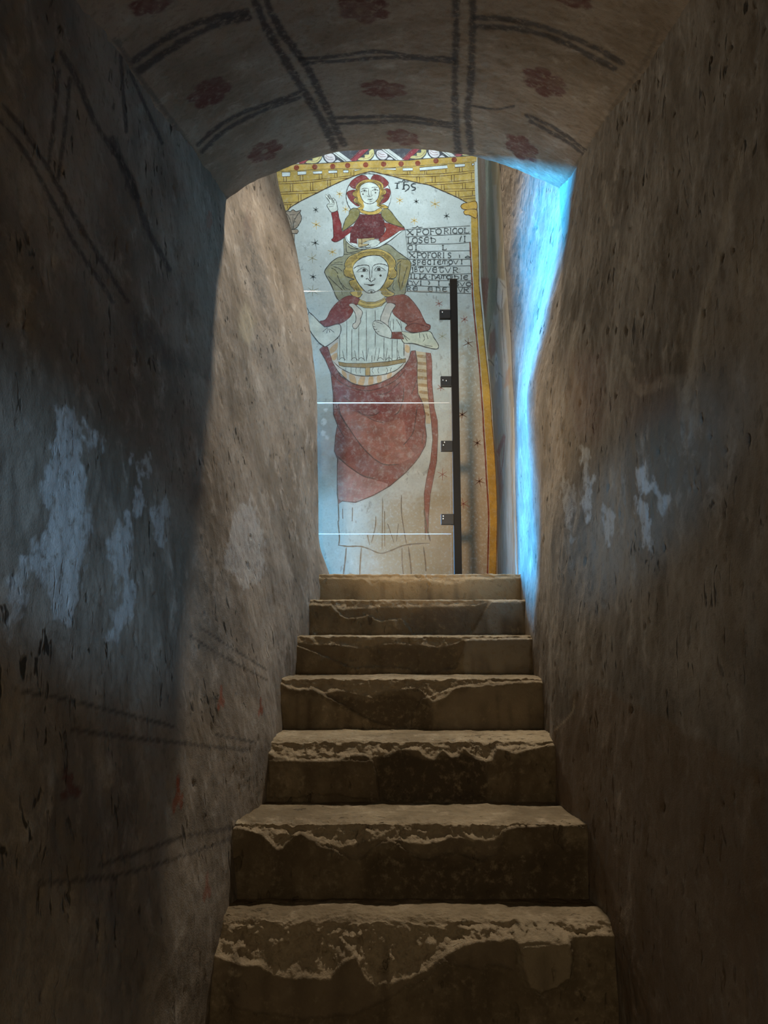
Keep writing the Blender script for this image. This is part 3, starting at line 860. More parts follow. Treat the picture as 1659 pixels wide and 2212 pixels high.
for (u0, v0, u1, v1), screws in [((950, 668, 976, 687.5), [(955.5, 674.5)]), ((952, 812, 976, 834), [(956.8, 821), (963.9, 822.4)]),
                                 ((952.6, 951.6, 978, 974), [(960.4, 955.3), (958, 961.4)]), ((953, 1110, 979, 1133), [(957.6, 1114.5), (957.6, 1120)])]:
    a, b = at(u0, v1, YG - .014), at(u1, v0, YG - .014)
    br = box('bracket', (a[0], YG - .014, a[2] + E), (.378, YG - .0055, b[2] + E), M_BRACKET, screen, .0035, ORG)
    box('bracket_back', (a[0], YG + .0055, a[2] + E), (.378, YG + .012, b[2] + E), M_BRACKET, br, .002, ORG)
    for s in screws:
        c = at(s[0], s[1], YG - .016)
        bm = bmesh.new()
        bmesh.ops.create_uvsphere(bm, u_segments=12, v_segments=6, radius=.0042)
        for vtx in bm.verts:
            vtx.co = Vector((vtx.co.x + c[0] - ORG[0], vtx.co.y * .6 - .0145, vtx.co.z + c[2] + E - ORG[2]))
        me = bpy.data.meshes.new('screw'); bm.to_mesh(me); bm.free(); me.materials.append(M_SCREW)
        o = bpy.data.objects.new('screw', me); col.objects.link(o); o.parent = br

# ------------------------------------------------------------------ the painted wall
FO = (0.0, YF, .306 + E)
mural = thing('wall_painting', 'tall fresco of a red-cloaked giant carrying a haloed child under a golden arch', 'mural', FO)
_layer = [0]
_mats = {}


def pm(rgb, wear=.35):
    key = (tuple(rgb), wear)
    if key not in _mats:
        _mats[key] = fresco_mat('lime_paint_%d_%d_%d' % tuple(rgb), rgb, wear)
    return _mats[key]


LINE, BROWN = (66, 62, 58), (84, 58, 38)
RED, DRED, ORED = (112, 58, 54), (96, 50, 50), (126, 70, 60)
GOLD, OCH, OLV, SKIN, WHT, CLK = (186, 146, 66), (170, 136, 74), (124, 112, 72), (186, 186, 176), (196, 198, 192), (134, 128, 104)
MAROON_P = (104, 50, 44)


def to3(pts, lay):
    y = YF - .0005 - lay * .000012
    return [(a - FO[0], b - FO[1], c + E - FO[2]) for a, b, c in (at(p[0], p[1], y) for p in pts)]


def fill(name, C, pts, rgb, parent=None, smooth=True, wear=.35, out=None, outw=1.3):
    """flat painted shape; optional dark contour as its own sub-part"""
    q = C(pts) if C else pts
    q = catmull(q, 5, True) if smooth else q
    _layer[0] += 1
    P = to3(q, _layer[0])
    me = bpy.data.meshes.new(name)
    tris = tessellate_polygon([[Vector((p[0], p[1], 0)) for p in q]])
    good = []
    for t in tris:
        ax, ay = q[t[0]]; bx, by = q[t[1]]; cx, cy = q[t[2]]
        ar = (bx - ax) * (cy - ay) - (by - ay) * (cx - ax)
        if abs(ar) > 1e-6:
            good.append(tuple(t) if ar < 0 else (t[0], t[2], t[1]))
    me.from_pydata(P, [], good)
    me.materials.append(pm(rgb, wear))
    o = bpy.data.objects.new(name, me); col.objects.link(o); o.parent = parent or mural
    if out:
        lines('contour', None, [(list(q) + [q[0], q[1]], outw)], out, o if (parent is None) else (parent), smooth=False)
    return o


def lines(name, C, strokes, rgb, parent=None, smooth=True, wear=.2, taper=True):
    _layer[0] += 1
    V, Fc = [], []
    for pts, w in strokes:
        q = C(pts) if C else pts
        q = catmull(q, 5) if smooth else list(q)
        q = np.array(q, float)
        d = np.gradient(q, axis=0); d /= np.maximum(np.linalg.norm(d, axis=1), 1e-6)[:, None]
        nrm = np.stack([-d[:, 1], d[:, 0]], 1)
        n = len(q)
        t = np.linspace(0, 1, n)
        ww = np.full(n, w / 2.0) * (1 + .22 * np.sin(t * n * 1.7 + q[0, 0]))
        if taper and n > 3:
            ww *= np.clip(np.minimum(t, 1 - t) * 6 + .35, 0, 1)
        A, B = to3(q + nrm * ww[:, None], _layer[0]), to3(q - nrm * ww[:, None], _layer[0])
        b0 = len(V)
        V += A + B
        Fc += [(b0 + i, b0 + i + 1, b0 + n + i + 1, b0 + n + i) for i in range(n - 1)]
    o = mesh_obj(name, V, Fc, pm(rgb, wear), parent or mural)
    if len(strokes) > 1:
        o['kind'] = 'stuff'
    return o


def dots(name, C, items, rgb, parent=None, wear=.2):
    """round painted spots (eyes, cheeks), each a piece of its own, given as (x, y, r) in frame units"""
    for x, y, r in items:
        _layer[0] += 1
        q = [(x + r * math.cos(a), y + r * math.sin(a)) for a in np.linspace(0, 2 * math.pi, 15)[:-1]]
        mesh_obj(name, to3(C(q) if C else q, _layer[0]), [tuple(range(14))], pm(rgb, wear), parent or mural)


B1, B2, B3, B4, B5 = crop(600, 320, 7.54), crop(820, 320, 7.54), crop(700, 370, 9.217), crop(690, 520, 7.9), crop(860, 470, 9.217)
B6, B7, B8, B9 = crop(600, 430, 8.85), crop(650, 620, 5.352), crop(680, 780, 5.925), crop(680, 1050, 3.687)
ID = lambda p: p

# ---- frieze above the gold band
band_up = [(520, 358), (600, 356), (632, 354.7), (688, 353.2), (764, 348.5), (820, 346), (876, 346.5), (921, 342.5), (966, 340), (1030, 336)]
band_lo = [(520, 373), (600, 370.4), (633, 369.7), (700, 365.8), (772, 364.4), (820, 363.4), (860, 361.4), (913, 357.8), (986, 353.2), (1029, 349)]
bu = lambda x: float(np.interp(x, [p[0] for p in band_up], [p[1] for p in band_up]))
blo = lambda x: float(np.interp(x, [p[0] for p in band_lo], [p[1] for p in band_lo]))
fr = fill('frieze', None, [(520, 300)] + [(1030, 262)] + band_up[::-1], (76, 74, 78), smooth=False, wear=.25)
for vx in (532, 645, 757.8, 870.5, 983):
    b = bu(vx)
    fill('red_bar', None, [(vx - 6, b), (vx + 12, b), (vx + 56, b - 42), (vx + 38, b - 42)], (136, 62, 68), fr, False)
    fill('white_bar', None, [(vx - 14, b), (vx + 2, b - 1), (vx - 46, b - 36), (vx - 62, b - 36)], (192, 190, 184), fr, False)
    lines('bar_lines', None, [([(vx - 10, b - 1), (vx - 54, b - 34)], 1.0), ([(vx - 2, b - 2), (vx + 44, b - 44)], 1.0), ([(vx - 16, b), (vx - 64, b - 36)], 1.2), ([(vx + 12, b - 1), (vx + 54, b - 40)], 1.2)], LINE, fr, False)
    m = vx + 52; bm_ = bu(m)
    fill('white_leaf', None, [(m - 9, bm_), (m + 9, bm_ - 1), (m + 3, bm_ - 7), (m, bm_ - 14), (m - 3, bm_ - 7)], (200, 202, 198), fr, False)
    fill('ochre_leaf', None, [(m - 36, bm_ - 1), (m - 20, bm_), (m - 10, bm_ - 3), (m - 2, bm_ - 13), (m - 4, bm_ - 24), (m - 12, bm_ - 20), (m - 13, bm_ - 13), (m - 22, bm_ - 12), (m - 22, bm_ - 6), (m - 31, bm_ - 6)], (190, 176, 122), fr)
    fill('pale_leaf', None, [(m + 4, bm_ - 12), (m + 10, bm_ - 4), (m + 20, bm_ - 2), (m + 27, bm_ - 8), (m + 24, bm_ - 18), (m + 14, bm_ - 22), (m + 5, bm_ - 20)], (196, 186, 186), fr)
    fill('pale_leaf', None, [(m + 26, bm_ - 2), (m + 32, bm_ - 7), (m + 39, bm_ - 2)], (196, 190, 190), fr)
    lines('leaf_lines', None, [([(m + 5, bm_ - 14), (m + 13, bm_ - 8), (m + 24, bm_ - 9)], .9), ([(m + 7, bm_ - 17), (m + 14, bm_ - 13), (m + 22, bm_ - 13)], .9), ([(m - 26, bm_ - 3), (m - 12, bm_ - 6), (m - 4, bm_ - 16)], .9)], (128, 84, 84), fr)
gb = fill('gold_band', None, band_up + band_lo[::-1], (172, 138, 72), smooth=False, wear=.4)
lines('band_edge', None, [(band_up, 1.6), (band_lo, 1.8)], (78, 70, 62), gb)
for C, x, y in [(B1, 20, 325), (B1, 305, 318), (B1, 603, 305), (B1, 895, 297), (B1, 1138, 282), (B1, 1432, 272), (B2, 65, 260), (B2, 350, 255), (B2, 622, 248), (B2, 918, 208), (B2, 1215, 190)]:
    dots('red_dot', C, [(x, y, 44)], (124, 62, 44), gb)

# ---- golden masonry over the pointed arch
arch = B1([(-420, 1330), (120, 1040), (200, 970), (380, 860), (620, 740), (860, 620), (1080, 520), (1300, 435), (1450, 395), (1520, 380)]) + \
    B2([(0, 410), (200, 455), (420, 515), (640, 570), (800, 600), (1000, 685), (1150, 750), (1300, 820), (1430, 895)])
edge_r = B2([(1570, 895), (1560, 800), (1550, 500), (1545, 225)])
ms_ = fill('gold_masonry', None, arch + edge_r + [p for p in band_lo[::-1] if p[0] < 1024], (168, 138, 74), smooth=False, wear=.4)
lines('arch_line', None, [(arch, 2.2)], (70, 56, 46), ms_, taper=False)
for C, q in [(B1, [(65, 390), (205, 390), (200, 460), (70, 465)]), (B1, [(320, 380), (465, 375), (462, 430), (325, 440)]), (B1, [(572, 378), (725, 372), (720, 418), (578, 424)]),
             (B1, [(822, 362), (970, 360), (968, 405), (828, 412)]), (B1, [(1063, 357), (1153, 357), (1150, 400), (1068, 402)]), (B1, [(1250, 350), (1370, 345), (1255, 375)]),
             (B2, [(20, 340), (262, 322), (265, 358)]), (B2, [(375, 325), (540, 320), (540, 368), (378, 372)]), (B2, [(650, 315), (1100, 275), (1110, 330), (655, 370)]),
             (B2, [(1222, 262), (1390, 255), (1390, 300), (1230, 315)]), (B2, [(1500, 250), (1540, 245), (1540, 270), (1510, 290)])]:
    fill('white_block', C, q, (192, 194, 192), ms_, False, out=BROWN, outw=1.5)
st = []
for C, ps in [(B1, [[(0, 552), (560, 520), (1100, 460), (1260, 445)], [(0, 585), (500, 560), (860, 515), (1180, 487)], [(0, 720), (500, 695), (740, 680)], [(0, 752), (380, 740), (640, 725)],
                    [(80, 893), (350, 875)], [(90, 925), (230, 915)], [(-300, 560), (0, 552)], [(-300, 720), (0, 720)], [(-300, 900), (80, 893)]]),
              (B2, [[(0, 420), (300, 430), (800, 425), (1200, 400), (1545, 365)], [(240, 450), (500, 468), (900, 460), (1200, 435), (1540, 395)], [(740, 565), (1100, 550), (1540, 515)],
                    [(800, 600), (1200, 580), (1545, 545)], [(1050, 668), (1550, 660)], [(1060, 705), (1555, 690)], [(1300, 800), (1560, 770)], [(1360, 830), (1565, 812)]])]:
    st += [(C(p), 1.2) for p in ps]
for C, xs in [(B1, [(95, 465, 550), (138, 465, 548), (365, 440, 532), (408, 440, 530), (675, 430, 505), (720, 428, 500), (925, 410, 475), (965, 408, 468), (1190, 390, 445), (1240, 355, 440),
                    (203, 585, 715), (243, 583, 712), (530, 560, 695), (570, 556, 692), (812, 525, 640), (855, 520, 620), (337, 752, 880), (378, 750, 860), (158, 925, 985), (205, 920, 960)]),
              (B2, [(450, 380, 430), (495, 380, 430), (735, 372, 425), (765, 370, 425), (1080, 345, 410), (1300, 315, 385), (1345, 312, 382), (605, 468, 545), (650, 468, 560), (855, 462, 565),
                    (905, 460, 560), (1170, 440, 548), (1215, 437, 545), (1495, 400, 515), (1005, 597, 668), (1050, 595, 690), (1350, 575, 660), (1395, 572, 658), (1240, 702, 780), (1288, 700, 800), (1510, 695, 770)])]:
    st += [(C([(x, a), (x + 2, b)]), 1.2) for x, a, b in xs]
lines('masonry_joints', None, st, BROWN, ms_, taper=False)

# ---- right-hand gold pillar
gl = [(1016, 440)] + B5([(1452, 0), (1460, 480), (1480, 900), (1500, 1250)]) + C10([(690, 120), (690, 250), (720, 600), (760, 1000), (800, 1400), (830, 1800), (860, 2212)]) + \
    C11([(705, 300), (725, 600), (740, 900), (760, 1200), (770, 1500), (755, 2150), (752, 2400)])
gr = [(1030, 440)] + B5([(1590, 0), (1600, 480), (1610, 900), (1612, 1250)]) + C10([(775, 120), (790, 250), (825, 600), (860, 1000), (905, 1400), (950, 1800), (975, 2212)]) + \
    C11([(805, 300), (830, 600), (848, 900), (860, 1200), (862, 1500), (850, 2150), (850, 2400)])
pil = fill('gold_pillar', None, gl + gr[::-1], (168, 132, 60), smooth=False, wear=.3)
pl = [(p[0] - 3.2, p[1]) for p in gl[2:]]
lines('pillar_edge', None, [(pl, 3.0)], (112, 56, 40), pil, taper=False)
lines('pillar_edge', None, [([(p[0] - .4, p[1]) for p in gr], 1.6)], (92, 60, 40), pil, taper=False)
fill('capital', B2, [(1430, 890), (1570, 870), (1575, 1000), (1400, 1000), (1340, 980), (1325, 940), (1360, 905)], (178, 138, 64), pil, out=BROWN, outw=1.6)
fill('capital', B2, [(1400, 1010), (1575, 1000), (1575, 1140), (1460, 1090), (1400, 1085), (1372, 1050)], (178, 138, 64), pil, out=BROWN, outw=1.6)

# ---- left-hand column with leafy capital (mostly hidden by the stair wall)
colm = fill('column_shaft', B6, [(170, 660), (320, 660), (316, 800), (300, 1000), (230, 2600), (170, 4600), (100, 7200), (-60, 7200), (10, 4600), (80, 2600), (150, 1000)], (152, 132, 112), smooth=False, out=LINE, outw=1.4)
fill('capital', B6, [(60, 250), (150, 240), (190, 230), (240, 240), (265, 215), (300, 205), (340, 235), (380, 232), (442, 214), (425, 265), (450, 330), (452, 390), (410, 480), (345, 560), (220, 582), (90, 560), (40, 400)], (142, 124, 108), colm, out=LINE, outw=1.6)
fill('capital_ring', B6, [(100, 585), (370, 580), (398, 612), (370, 660), (100, 662)], (146, 126, 108), colm, False, out=LINE, outw=1.4)
lines('leaf_lines', B6, [([(150, 260), (200, 320), (250, 440), (270, 570)], 1.3), ([(430, 230), (360, 330), (310, 430), (305, 570)], 1.3), ([(220, 300), (280, 300), (330, 300)], 1),
                         ([(310, 370), (340, 380)], 1), ([(310, 440), (350, 430)], 1), ([(200, 430), (240, 440)], 1), ([(220, 500), (250, 500)], 1), ([(290, 320), (288, 570)], 1)], LINE, colm)


# ---- stars on the ground
def star(C, x, y, r, rgb, arms=6, fat=False, rot=.1):
    x, y = C([(x, y)])[0]
    r = r / {id(B6): 8.85, id(B1): 7.54, id(B2): 7.54, id(B5): 9.217, id(C10): 7.375, id(C11): 5.98}[id(C)]
    s = []
    for k in range(arms):
        a = math.pi / 2 + rot + 2 * math.pi * k / arms + random.uniform(-.12, .12)
        rr = r * random.uniform(.8, 1.05)
        n = 5
        s.append(([(x + rr * t * math.cos(a), y - rr * t * math.sin(a)) for t in np.linspace(0, 1, n)], 2.6 if fat else 1.5))
    _layer[0] += 1
    V, Fc = [], []
    for pts, w in s:
        (x0, y0), (x1, y1) = pts[0], pts[-1]
        L = math.hypot(x1 - x0, y1 - y0); nx, ny = -(y1 - y0) / L, (x1 - x0) / L
        b0 = len(V)
        e = .25 if fat else .55
        V += to3([(x0 + nx * w / 2, y0 + ny * w / 2), (x1 + nx * w / 2 * e, y1 + ny * w / 2 * e), (x1 - nx * w / 2 * e, y1 - ny * w / 2 * e), (x0 - nx * w / 2, y0 - ny * w / 2)], _layer[0])
        Fc.append((b0, b0 + 1, b0 + 2, b0 + 3))
    mesh_obj('star', V, Fc, pm(rgb, .25), mural)


DK, YE, OL2, RS, BR = (98, 100, 96), (190, 154, 84), (150, 142, 116), (142, 84, 72), (110, 76, 58)
for C, x, y, r, c, fat in [(B6, 727, 203, 66, DK, 1), (B6, 718, 838, 90, DK, 1), (B6, 675, 1487, 80, DK, 1), (B6, 735, 487, 95, YE, 0), (B6, 1042, 1010, 95, YE, 0),
                           (B6, 660, 1127, 118, OL2, 0), (B6, 665, 1757, 125, OL2, 0), (B1, 1105, 995, 62, YE, 0), (B1, 1005, 745, 64, YE, 0), (B2, 328, 848, 66, YE, 0),
                           (B2, 597, 868, 56, DK, 1), (B2, 903, 908, 86, YE, 0), (B2, 1090, 1105, 62, DK, 1), (B5, 320, 60, 82, YE, 0), (C10, 135, 412, 64, RS, 0), (C10, 540, 660, 70, RS, 0),
                           (C10, 185, 930, 78, OL2, 0), (C10, 600, 1040, 86, BR, 0), (C10, 165, 1750, 66, RS, 0), (C11, 410, 95, 82, BR, 1), (C11, 605, 460, 66, BR, 1),
                           (C11, 630, 955, 76, BR, 1), (C11, 155, 865, 76, RS, 0), (C11, 425, 1245, 88, RS, 0)]:
    star(C, x, y, r, c, 6, fat, random.uniform(-.2, .2))

# ---- cloak of the child spread behind the giant's head
cloak = fill('child_cloak', B4, [(410, -20), (415, 240), (310, 290), (200, 370), (95, 505), (105, 580), (200, 750), (330, 1020), (480, 960), (680, 930), (900, 880), (1100, 930), (1320, 945),
                                 (1450, 915), (1490, 760), (1560, 440), (1550, 360), (1500, 305), (1340, 190), (1165, 60), (1000, 115), (800, 125), (600, 70), (480, -10)], CLK, out=LINE, outw=1.8)
fill('cloak_fold', B4, [(1320, 340), (1420, 315), (1530, 340), (1555, 430), (1500, 660), (1400, 840), (1330, 700), (1330, 480)], (142, 124, 84), cloak, wear=.4)
fill('cloak_fold', B4, [(150, 480), (260, 470), (340, 560), (420, 520), (430, 640), (300, 620), (200, 600)], (140, 130, 96), cloak, wear=.5)
lines('cloak_lines', B4, [([(455, 0), (460, 170), (500, 205), (640, 180), (750, 150)], 1.6), ([(490, 90), (540, 130), (660, 145)], 1.8), ([(240, 385), (330, 365), (400, 370)], 1.2),
                          ([(190, 420), (300, 400), (400, 410)], 1.2), ([(230, 440), (330, 470), (385, 520)], 1.4), ([(200, 465), (270, 500), (320, 570)], 1.4), ([(300, 580), (360, 720), (430, 840)], 1.4),
                          ([(140, 600), (240, 700), (400, 850)], 1.4), ([(370, 720), (440, 800), (530, 840)], 1.2), ([(1320, 330), (1400, 310), (1500, 325)], 1.4), ([(1380, 370), (1370, 500), (1350, 720)], 1.4),
                          ([(1500, 440), (1440, 640), (1400, 810)], 1.4), ([(1400, 340), (1330, 400), (1310, 520)], 1.4), ([(1270, 720), (1250, 800), (1280, 850)], 1.4), ([(1360, 700), (1380, 860)], 1.2),
                          ([(380, 860), (390, 920)], 1.2), ([(415, 235), (500, 230), (620, 210)], 1.4)], LINE, cloak)

# ---- the child
halo = fill('halo', B3, [(887 + 447 * math.cos(a), 490 + 440 * math.sin(a)) for a in np.linspace(0, 2 * math.pi, 25)[:-1]], (190, 192, 188), out=LINE, outw=1.7)
for q in ([(505, 265), (560, 180), (700, 95), (800, 80), (860, 120), (885, 180), (720, 210), (660, 280), (620, 345), (560, 330), (520, 295)],
          [(935, 170), (970, 90), (1040, 65), (1150, 100), (1250, 180), (1285, 240), (1230, 310), (1185, 325), (1130, 240), (1040, 190)],
          [(455, 420), (520, 385), (620, 375), (600, 470), (640, 540), (640, 600), (700, 690), (640, 682), (520, 580), (462, 480)],
          [(1200, 350), (1260, 340), (1320, 380), (1315, 480), (1260, 580), (1170, 640), (1110, 640), (1160, 500), (1190, 400)]):
    fill('halo_lobe', B3, q, (118, 56, 54), halo, wear=.25, out=(84, 44, 44), outw=1.0)
ch = fill('child_hair', B3, [(890, 162), (760, 190), (660, 260), (625, 340), (640, 370), (575, 420), (570, 470), (610, 508), (640, 515), (590, 560), (600, 610), (680, 660), (720, 700), (690, 722),
                             (580, 762), (700, 768), (785, 760), (860, 700), (1000, 690), (1060, 690), (1120, 722), (1200, 742), (1285, 722), (1200, 668), (1105, 650), (1150, 580), (1190, 510), (1150, 490),
                             (1225, 450), (1236, 390), (1180, 340), (1186, 300), (1150, 230), (1050, 180)], (172, 138, 70), wear=.2, out=LINE, outw=1.2)
hs = []
for d in (0, 18, 36, 54):
    hs += [([(860 - d, 190 + d * .6), (760 - d * .3, 215 + d), (680 + d * .5, 290 + d * .3), (640 + d, 360), (590 + d, 430), (600 + d, 490), (640 + d * .6, 540), (620 + d, 600), (690 + d * .9, 660), (740 + d * .6, 720)], .9),
           ([(920 + d, 185 + d * .6), (1040 + d * .2, 205 + d), (1130 - d * .4, 260 + d * .3), (1160 - d * .7, 340), (1210 - d, 400), (1180 - d * .9, 470), (1160 - d, 540), (1120 - d, 620), (1130 - d * .7, 680), (1220 - d, 712)], .9)]
lines('hair_strands', B3, hs, (84, 70, 48), ch)
nk = fill('child_neck', B3, [(800, 600), (800, 700), (780, 770), (900, 800), (1095, 745), (1050, 690), (1040, 610)], SKIN, wear=.1)
tn = fill('child_tunic', B3, [(720, 850), (900, 868), (1130, 835), (1180, 960), (1215, 1060), (1200, 1220), (1185, 1290), (1100, 1345), (655, 1335), (662, 1452), (510, 1420), (530, 1220), (575, 1100), (640, 980)], DRED, smooth=False, wear=.25)
lines('tunic_lines', B3, [([(560, 1100), (530, 1230), (515, 1415)], 1.1), ([(1180, 960), (1215, 1060), (1195, 1220)], 1.1), ([(800, 880), (790, 1000)], .8), ([(950, 880), (930, 1080)], .8), ([(640, 1105), (900, 1110), (1180, 1070)], .8)], (70, 38, 40), tn)
sl = fill('child_sleeve', B3, [(150, 822), (262, 780), (300, 930), (340, 1040), (372, 1180), (565, 1095), (520, 1220), (440, 1290), (350, 1350), (250, 1402), (180, 1392), (150, 1360), (185, 1318), (186, 1180), (170, 950)], (124, 54, 54), wear=.2, out=(80, 44, 44), outw=1.3)
sr = fill('child_sleeve', B3, [(1200, 1025), (1440, 1080), (1590, 1130), (1592, 1172), (1500, 1190), (1350, 1290), (1200, 1400), (1110, 1432), (1080, 1380), (1200, 1230), (1235, 1150)], (134, 62, 54), wear=.3, out=(84, 44, 42), outw=1.2)
bk = fill('book', B3, [(680, 1345), (1000, 1322), (1005, 1372), (850, 1480), (680, 1512)], (176, 150, 108), smooth=False, out=LINE, outw=.9)
lines('book_lines', B3, [([(750, 1345), (752, 1470)], 1.2), ([(690, 1440), (800, 1430), (900, 1410)], .9)], BROWN, bk)
hem = fill('cloak_hem', B3, [(415, 1300), (450, 1400), (560, 1490), (700, 1538), (900, 1544), (1100, 1502), (1300, 1380), (1592, 1170), (1500, 1190), (1300, 1325), (1110, 1430), (1030, 1490), (880, 1528), (690, 1512), (645, 1440), (510, 1420), (522, 1225)], WHT, smooth=False, wear=.1)
lines('hem_lines', B3, [([(415, 1300), (450, 1400), (560, 1490), (700, 1545), (900, 1550), (1100, 1510), (1300, 1390), (1600, 1150)], 1.5), ([(430, 1290), (480, 1390), (580, 1470), (690, 1515), (880, 1530), (1030, 1492), (1110, 1432), (1300, 1325), (1500, 1190)], 1.0)], LINE, hem)
hd = fill('child_hand', B3, [(760, 1440), (880, 1380), (1000, 1355), (1080, 1370), (1115, 1412), (1050, 1480), (960, 1515), (860, 1520), (820, 1500), (900, 1450)], SKIN, wear=.1, out=LINE, outw=.9)
lines('finger_lines', B3, [([(790, 1420), (850, 1405), (910, 1415)], .9), ([(870, 1500), (920, 1470), (940, 1460)], .9), ([(890, 1515), (940, 1490)], .9)], LINE, hd)
for q in ([(490, 865), (510, 782), (600, 730), (702, 775), (704, 870), (640, 980), (530, 1080), (368, 1192), (382, 1090), (430, 950)],
          [(1150, 772), (1250, 740), (1330, 800), (1450, 960), (1560, 1080), (1592, 1122), (1440, 1082), (1260, 1010), (1172, 930), (1140, 860)]):
    cp = fill('child_cape', B3, q, OLV, wear=.25, out=LINE, outw=1.5)
fill('child_collar', B3, [(705, 772), (760, 772), (880, 802), (1000, 792), (1090, 742), (1152, 738), (1142, 800), (1050, 850), (900, 867), (780, 842), (715, 805)], (182, 148, 78), wear=.2, out=LINE, outw=1.1)
fc = fill('child_face', B3, [(712, 340), (760, 262), (890, 215), (1020, 250), (1100, 340), (1098, 450), (1062, 560), (980, 632), (900, 647), (820, 627), (760, 562), (722, 460)], SKIN, wear=.1, out=LINE, outw=1.4)
lines('face_lines', B3, [([(745, 358), (800, 338), (885, 342)], 1.3), ([(945, 328), (1000, 318), (1072, 326)], 1.3), ([(730, 410), (800, 372), (862, 400)], 1.0), ([(735, 412), (800, 410), (860, 404)], .8),
                         ([(958, 386), (1010, 350), (1085, 380)], 1.0), ([(962, 388), (1020, 385), (1084, 382)], .8), ([(890, 345), (890, 460), (905, 497), (935, 497), (972, 472)], 1.0), ([(852, 485), (878, 502), (906, 500)], 1.0),
                         ([(935, 370), (937, 450), (946, 478)], .8), ([(868, 555), (910, 562), (975, 546)], 1.2), ([(898, 570), (945, 566)], 1.0), ([(910, 606), (962, 600)], .9)], LINE, fc)
dots('eye', B3, [(806, 382, 19), (1018, 361, 19)], (74, 70, 66), fc)
dots('cheek_spot', B3, [(775, 456, 18), (1025, 426, 17)], (86, 80, 74), fc)
rh = fill('raised_hand', B3, [(25, 488), (46, 468), (84, 512), (118, 560), (90, 482), (106, 464), (140, 528), (180, 600), (192, 618), (165, 552), (190, 538), (240, 600), (262, 700), (265, 778), (150, 816), (86, 742), (58, 690), (72, 655), (110, 620)], SKIN, wear=.1, out=LINE, outw=1.2)
lines('finger_lines', B3, [([(60, 520), (110, 600)], .9), ([(110, 490), (155, 600), (195, 640)], .9), ([(90, 670), (150, 650), (190, 670)], .9), ([(100, 705), (160, 700), (190, 690)], .9), ([(190, 560), (205, 620), (195, 670)], .9)], LINE, rh)

# ---- the giant's head
gh = fill('giant_hair', B4, [(900, 140), (760, 160), (620, 220), (500, 280), (430, 390), (440, 460), (410, 520), (440, 600), (540, 640), (595, 660), (510, 690), (540, 780), (600, 850), (520, 885), (600, 960), (690, 965), (745, 900),
                             (900, 860), (1030, 870), (1100, 945), (1200, 955), (1285, 905), (1160, 825), (1200, 780), (1272, 672), (1180, 652), (1290, 632), (1326, 540), (1282, 470), (1302, 420), (1290, 330), (1200, 220), (1050, 150)], (176, 146, 84), wear=.2, out=LINE, outw=1.5)
hs = []
for d in (0, 22, 44, 66, 88):
    hs += [([(640 + d * .3, 235 + d * .6), (530 + d * .8, 290 + d * .4), (455 + d, 390), (475 + d * .9, 470)], 1.0), ([(450 + d, 490 + d * .25), (430 + d, 540), (465 + d * .8, 600 - d * .4), (560 + d * .3, 640 - d * .5)], 1.0),
           ([(530 + d, 690), (560 + d, 780), (640 + d * .7, 850), (660 + d * .5, 950 - d * .3)], 1.0),
           ([(1110 - d * .2, 215 + d * .6), (1220 - d * .7, 290 + d * .3), (1285 - d, 400), (1255 - d * .8, 460)], 1.0), ([(1270 - d, 480 + d * .3), (1312 - d, 540), (1270 - d * .8, 610 - d * .4), (1180 - d * .2, 645 - d * .5)], 1.0),
           ([(1250 - d, 680), (1180 - d, 780), (1130 - d, 830), (1180 - d * 1.1, 900), (1240 - d * 1.4, 925)], 1.0)]
lines('hair_strands', B4, hs, (84, 74, 52), gh)
fr2 = fill('hair_fringe', B4, [(635, 280), (700, 215), (800, 190), (940, 180), (1060, 190), (1122, 220), (1100, 250), (1060, 252), (900, 248), (760, 268), (680, 302)], (170, 140, 78), wear=.2, out=LINE, outw=1.0)
lines('fringe_curls', B4, [([(x, 262 - 22 * math.sin((x - 640) / 480 * math.pi)), (x - 12, 232 - 22 * math.sin((x - 640) / 480 * math.pi)), (x + 16, 206 - 12 * math.sin((x - 640) / 480 * math.pi))], .9) for x in range(670, 1110, 26)], (84, 74, 52), fr2)
fill('giant_neck', B4, [(740, 850), (735, 920), (690, 1000), (840, 1045), (1000, 1035), (1115, 968), (1050, 900), (1030, 850)], (184, 178, 166), wear=.2)
gf = fill('giant_face', B4, [(572, 450), (640, 350), (760, 280), (900, 250), (1040, 265), (1130, 340), (1175, 430), (1172, 540), (1132, 680), (1040, 820), (940, 880), (880, 892), (800, 880), (720, 800), (640, 690), (585, 560)], (188, 188, 180), wear=.1, out=LINE, outw=1.8)
lines('face_lines', B4, [([(580, 482), (640, 437), (740, 416), (820, 420), (852, 442)], 1.7), ([(910, 440), (960, 405), (1040, 395), (1120, 410), (1170, 440)], 1.7), ([(850, 430), (855, 560), (865, 660), (880, 704), (912, 680), (947, 662), (950, 640)], 1.5),
                         ([(905, 440), (895, 560), (892, 640)], 1.2), ([(798, 652), (818, 640), (842, 667), (880, 705)], 1.4), ([(630, 532), (700, 480), (762, 460), (835, 516)], 1.2), ([(632, 534), (730, 526), (834, 518)], .9),
                         ([(930, 515), (980, 450), (1030, 446), (1136, 510)], 1.2), ([(932, 516), (1040, 514), (1134, 512)], .9), ([(758, 740), (850, 750), (952, 742)], 1.4), ([(818, 872), (860, 842), (920, 842), (950, 872)], 1.3),
                         ([(930, 640), (948, 645), (955, 660)], 1.1), ([(800, 640), (796, 655), (815, 662)], 1.1)], LINE, gf)
dots('eye', B4, [(763, 502, 29), (1013, 487, 31)], (72, 68, 62), gf)
dots('cheek_spot', B4, [(728, 603, 23), (1043, 595, 20)], (72, 68, 62), gf)
dots('chin_spot', B4, [(888, 874, 21)], (72, 68, 62), gf)
fill('mouth', B4, [(820, 755), (880, 776), (942, 752), (880, 752)], (72, 60, 54), gf, wear=0)

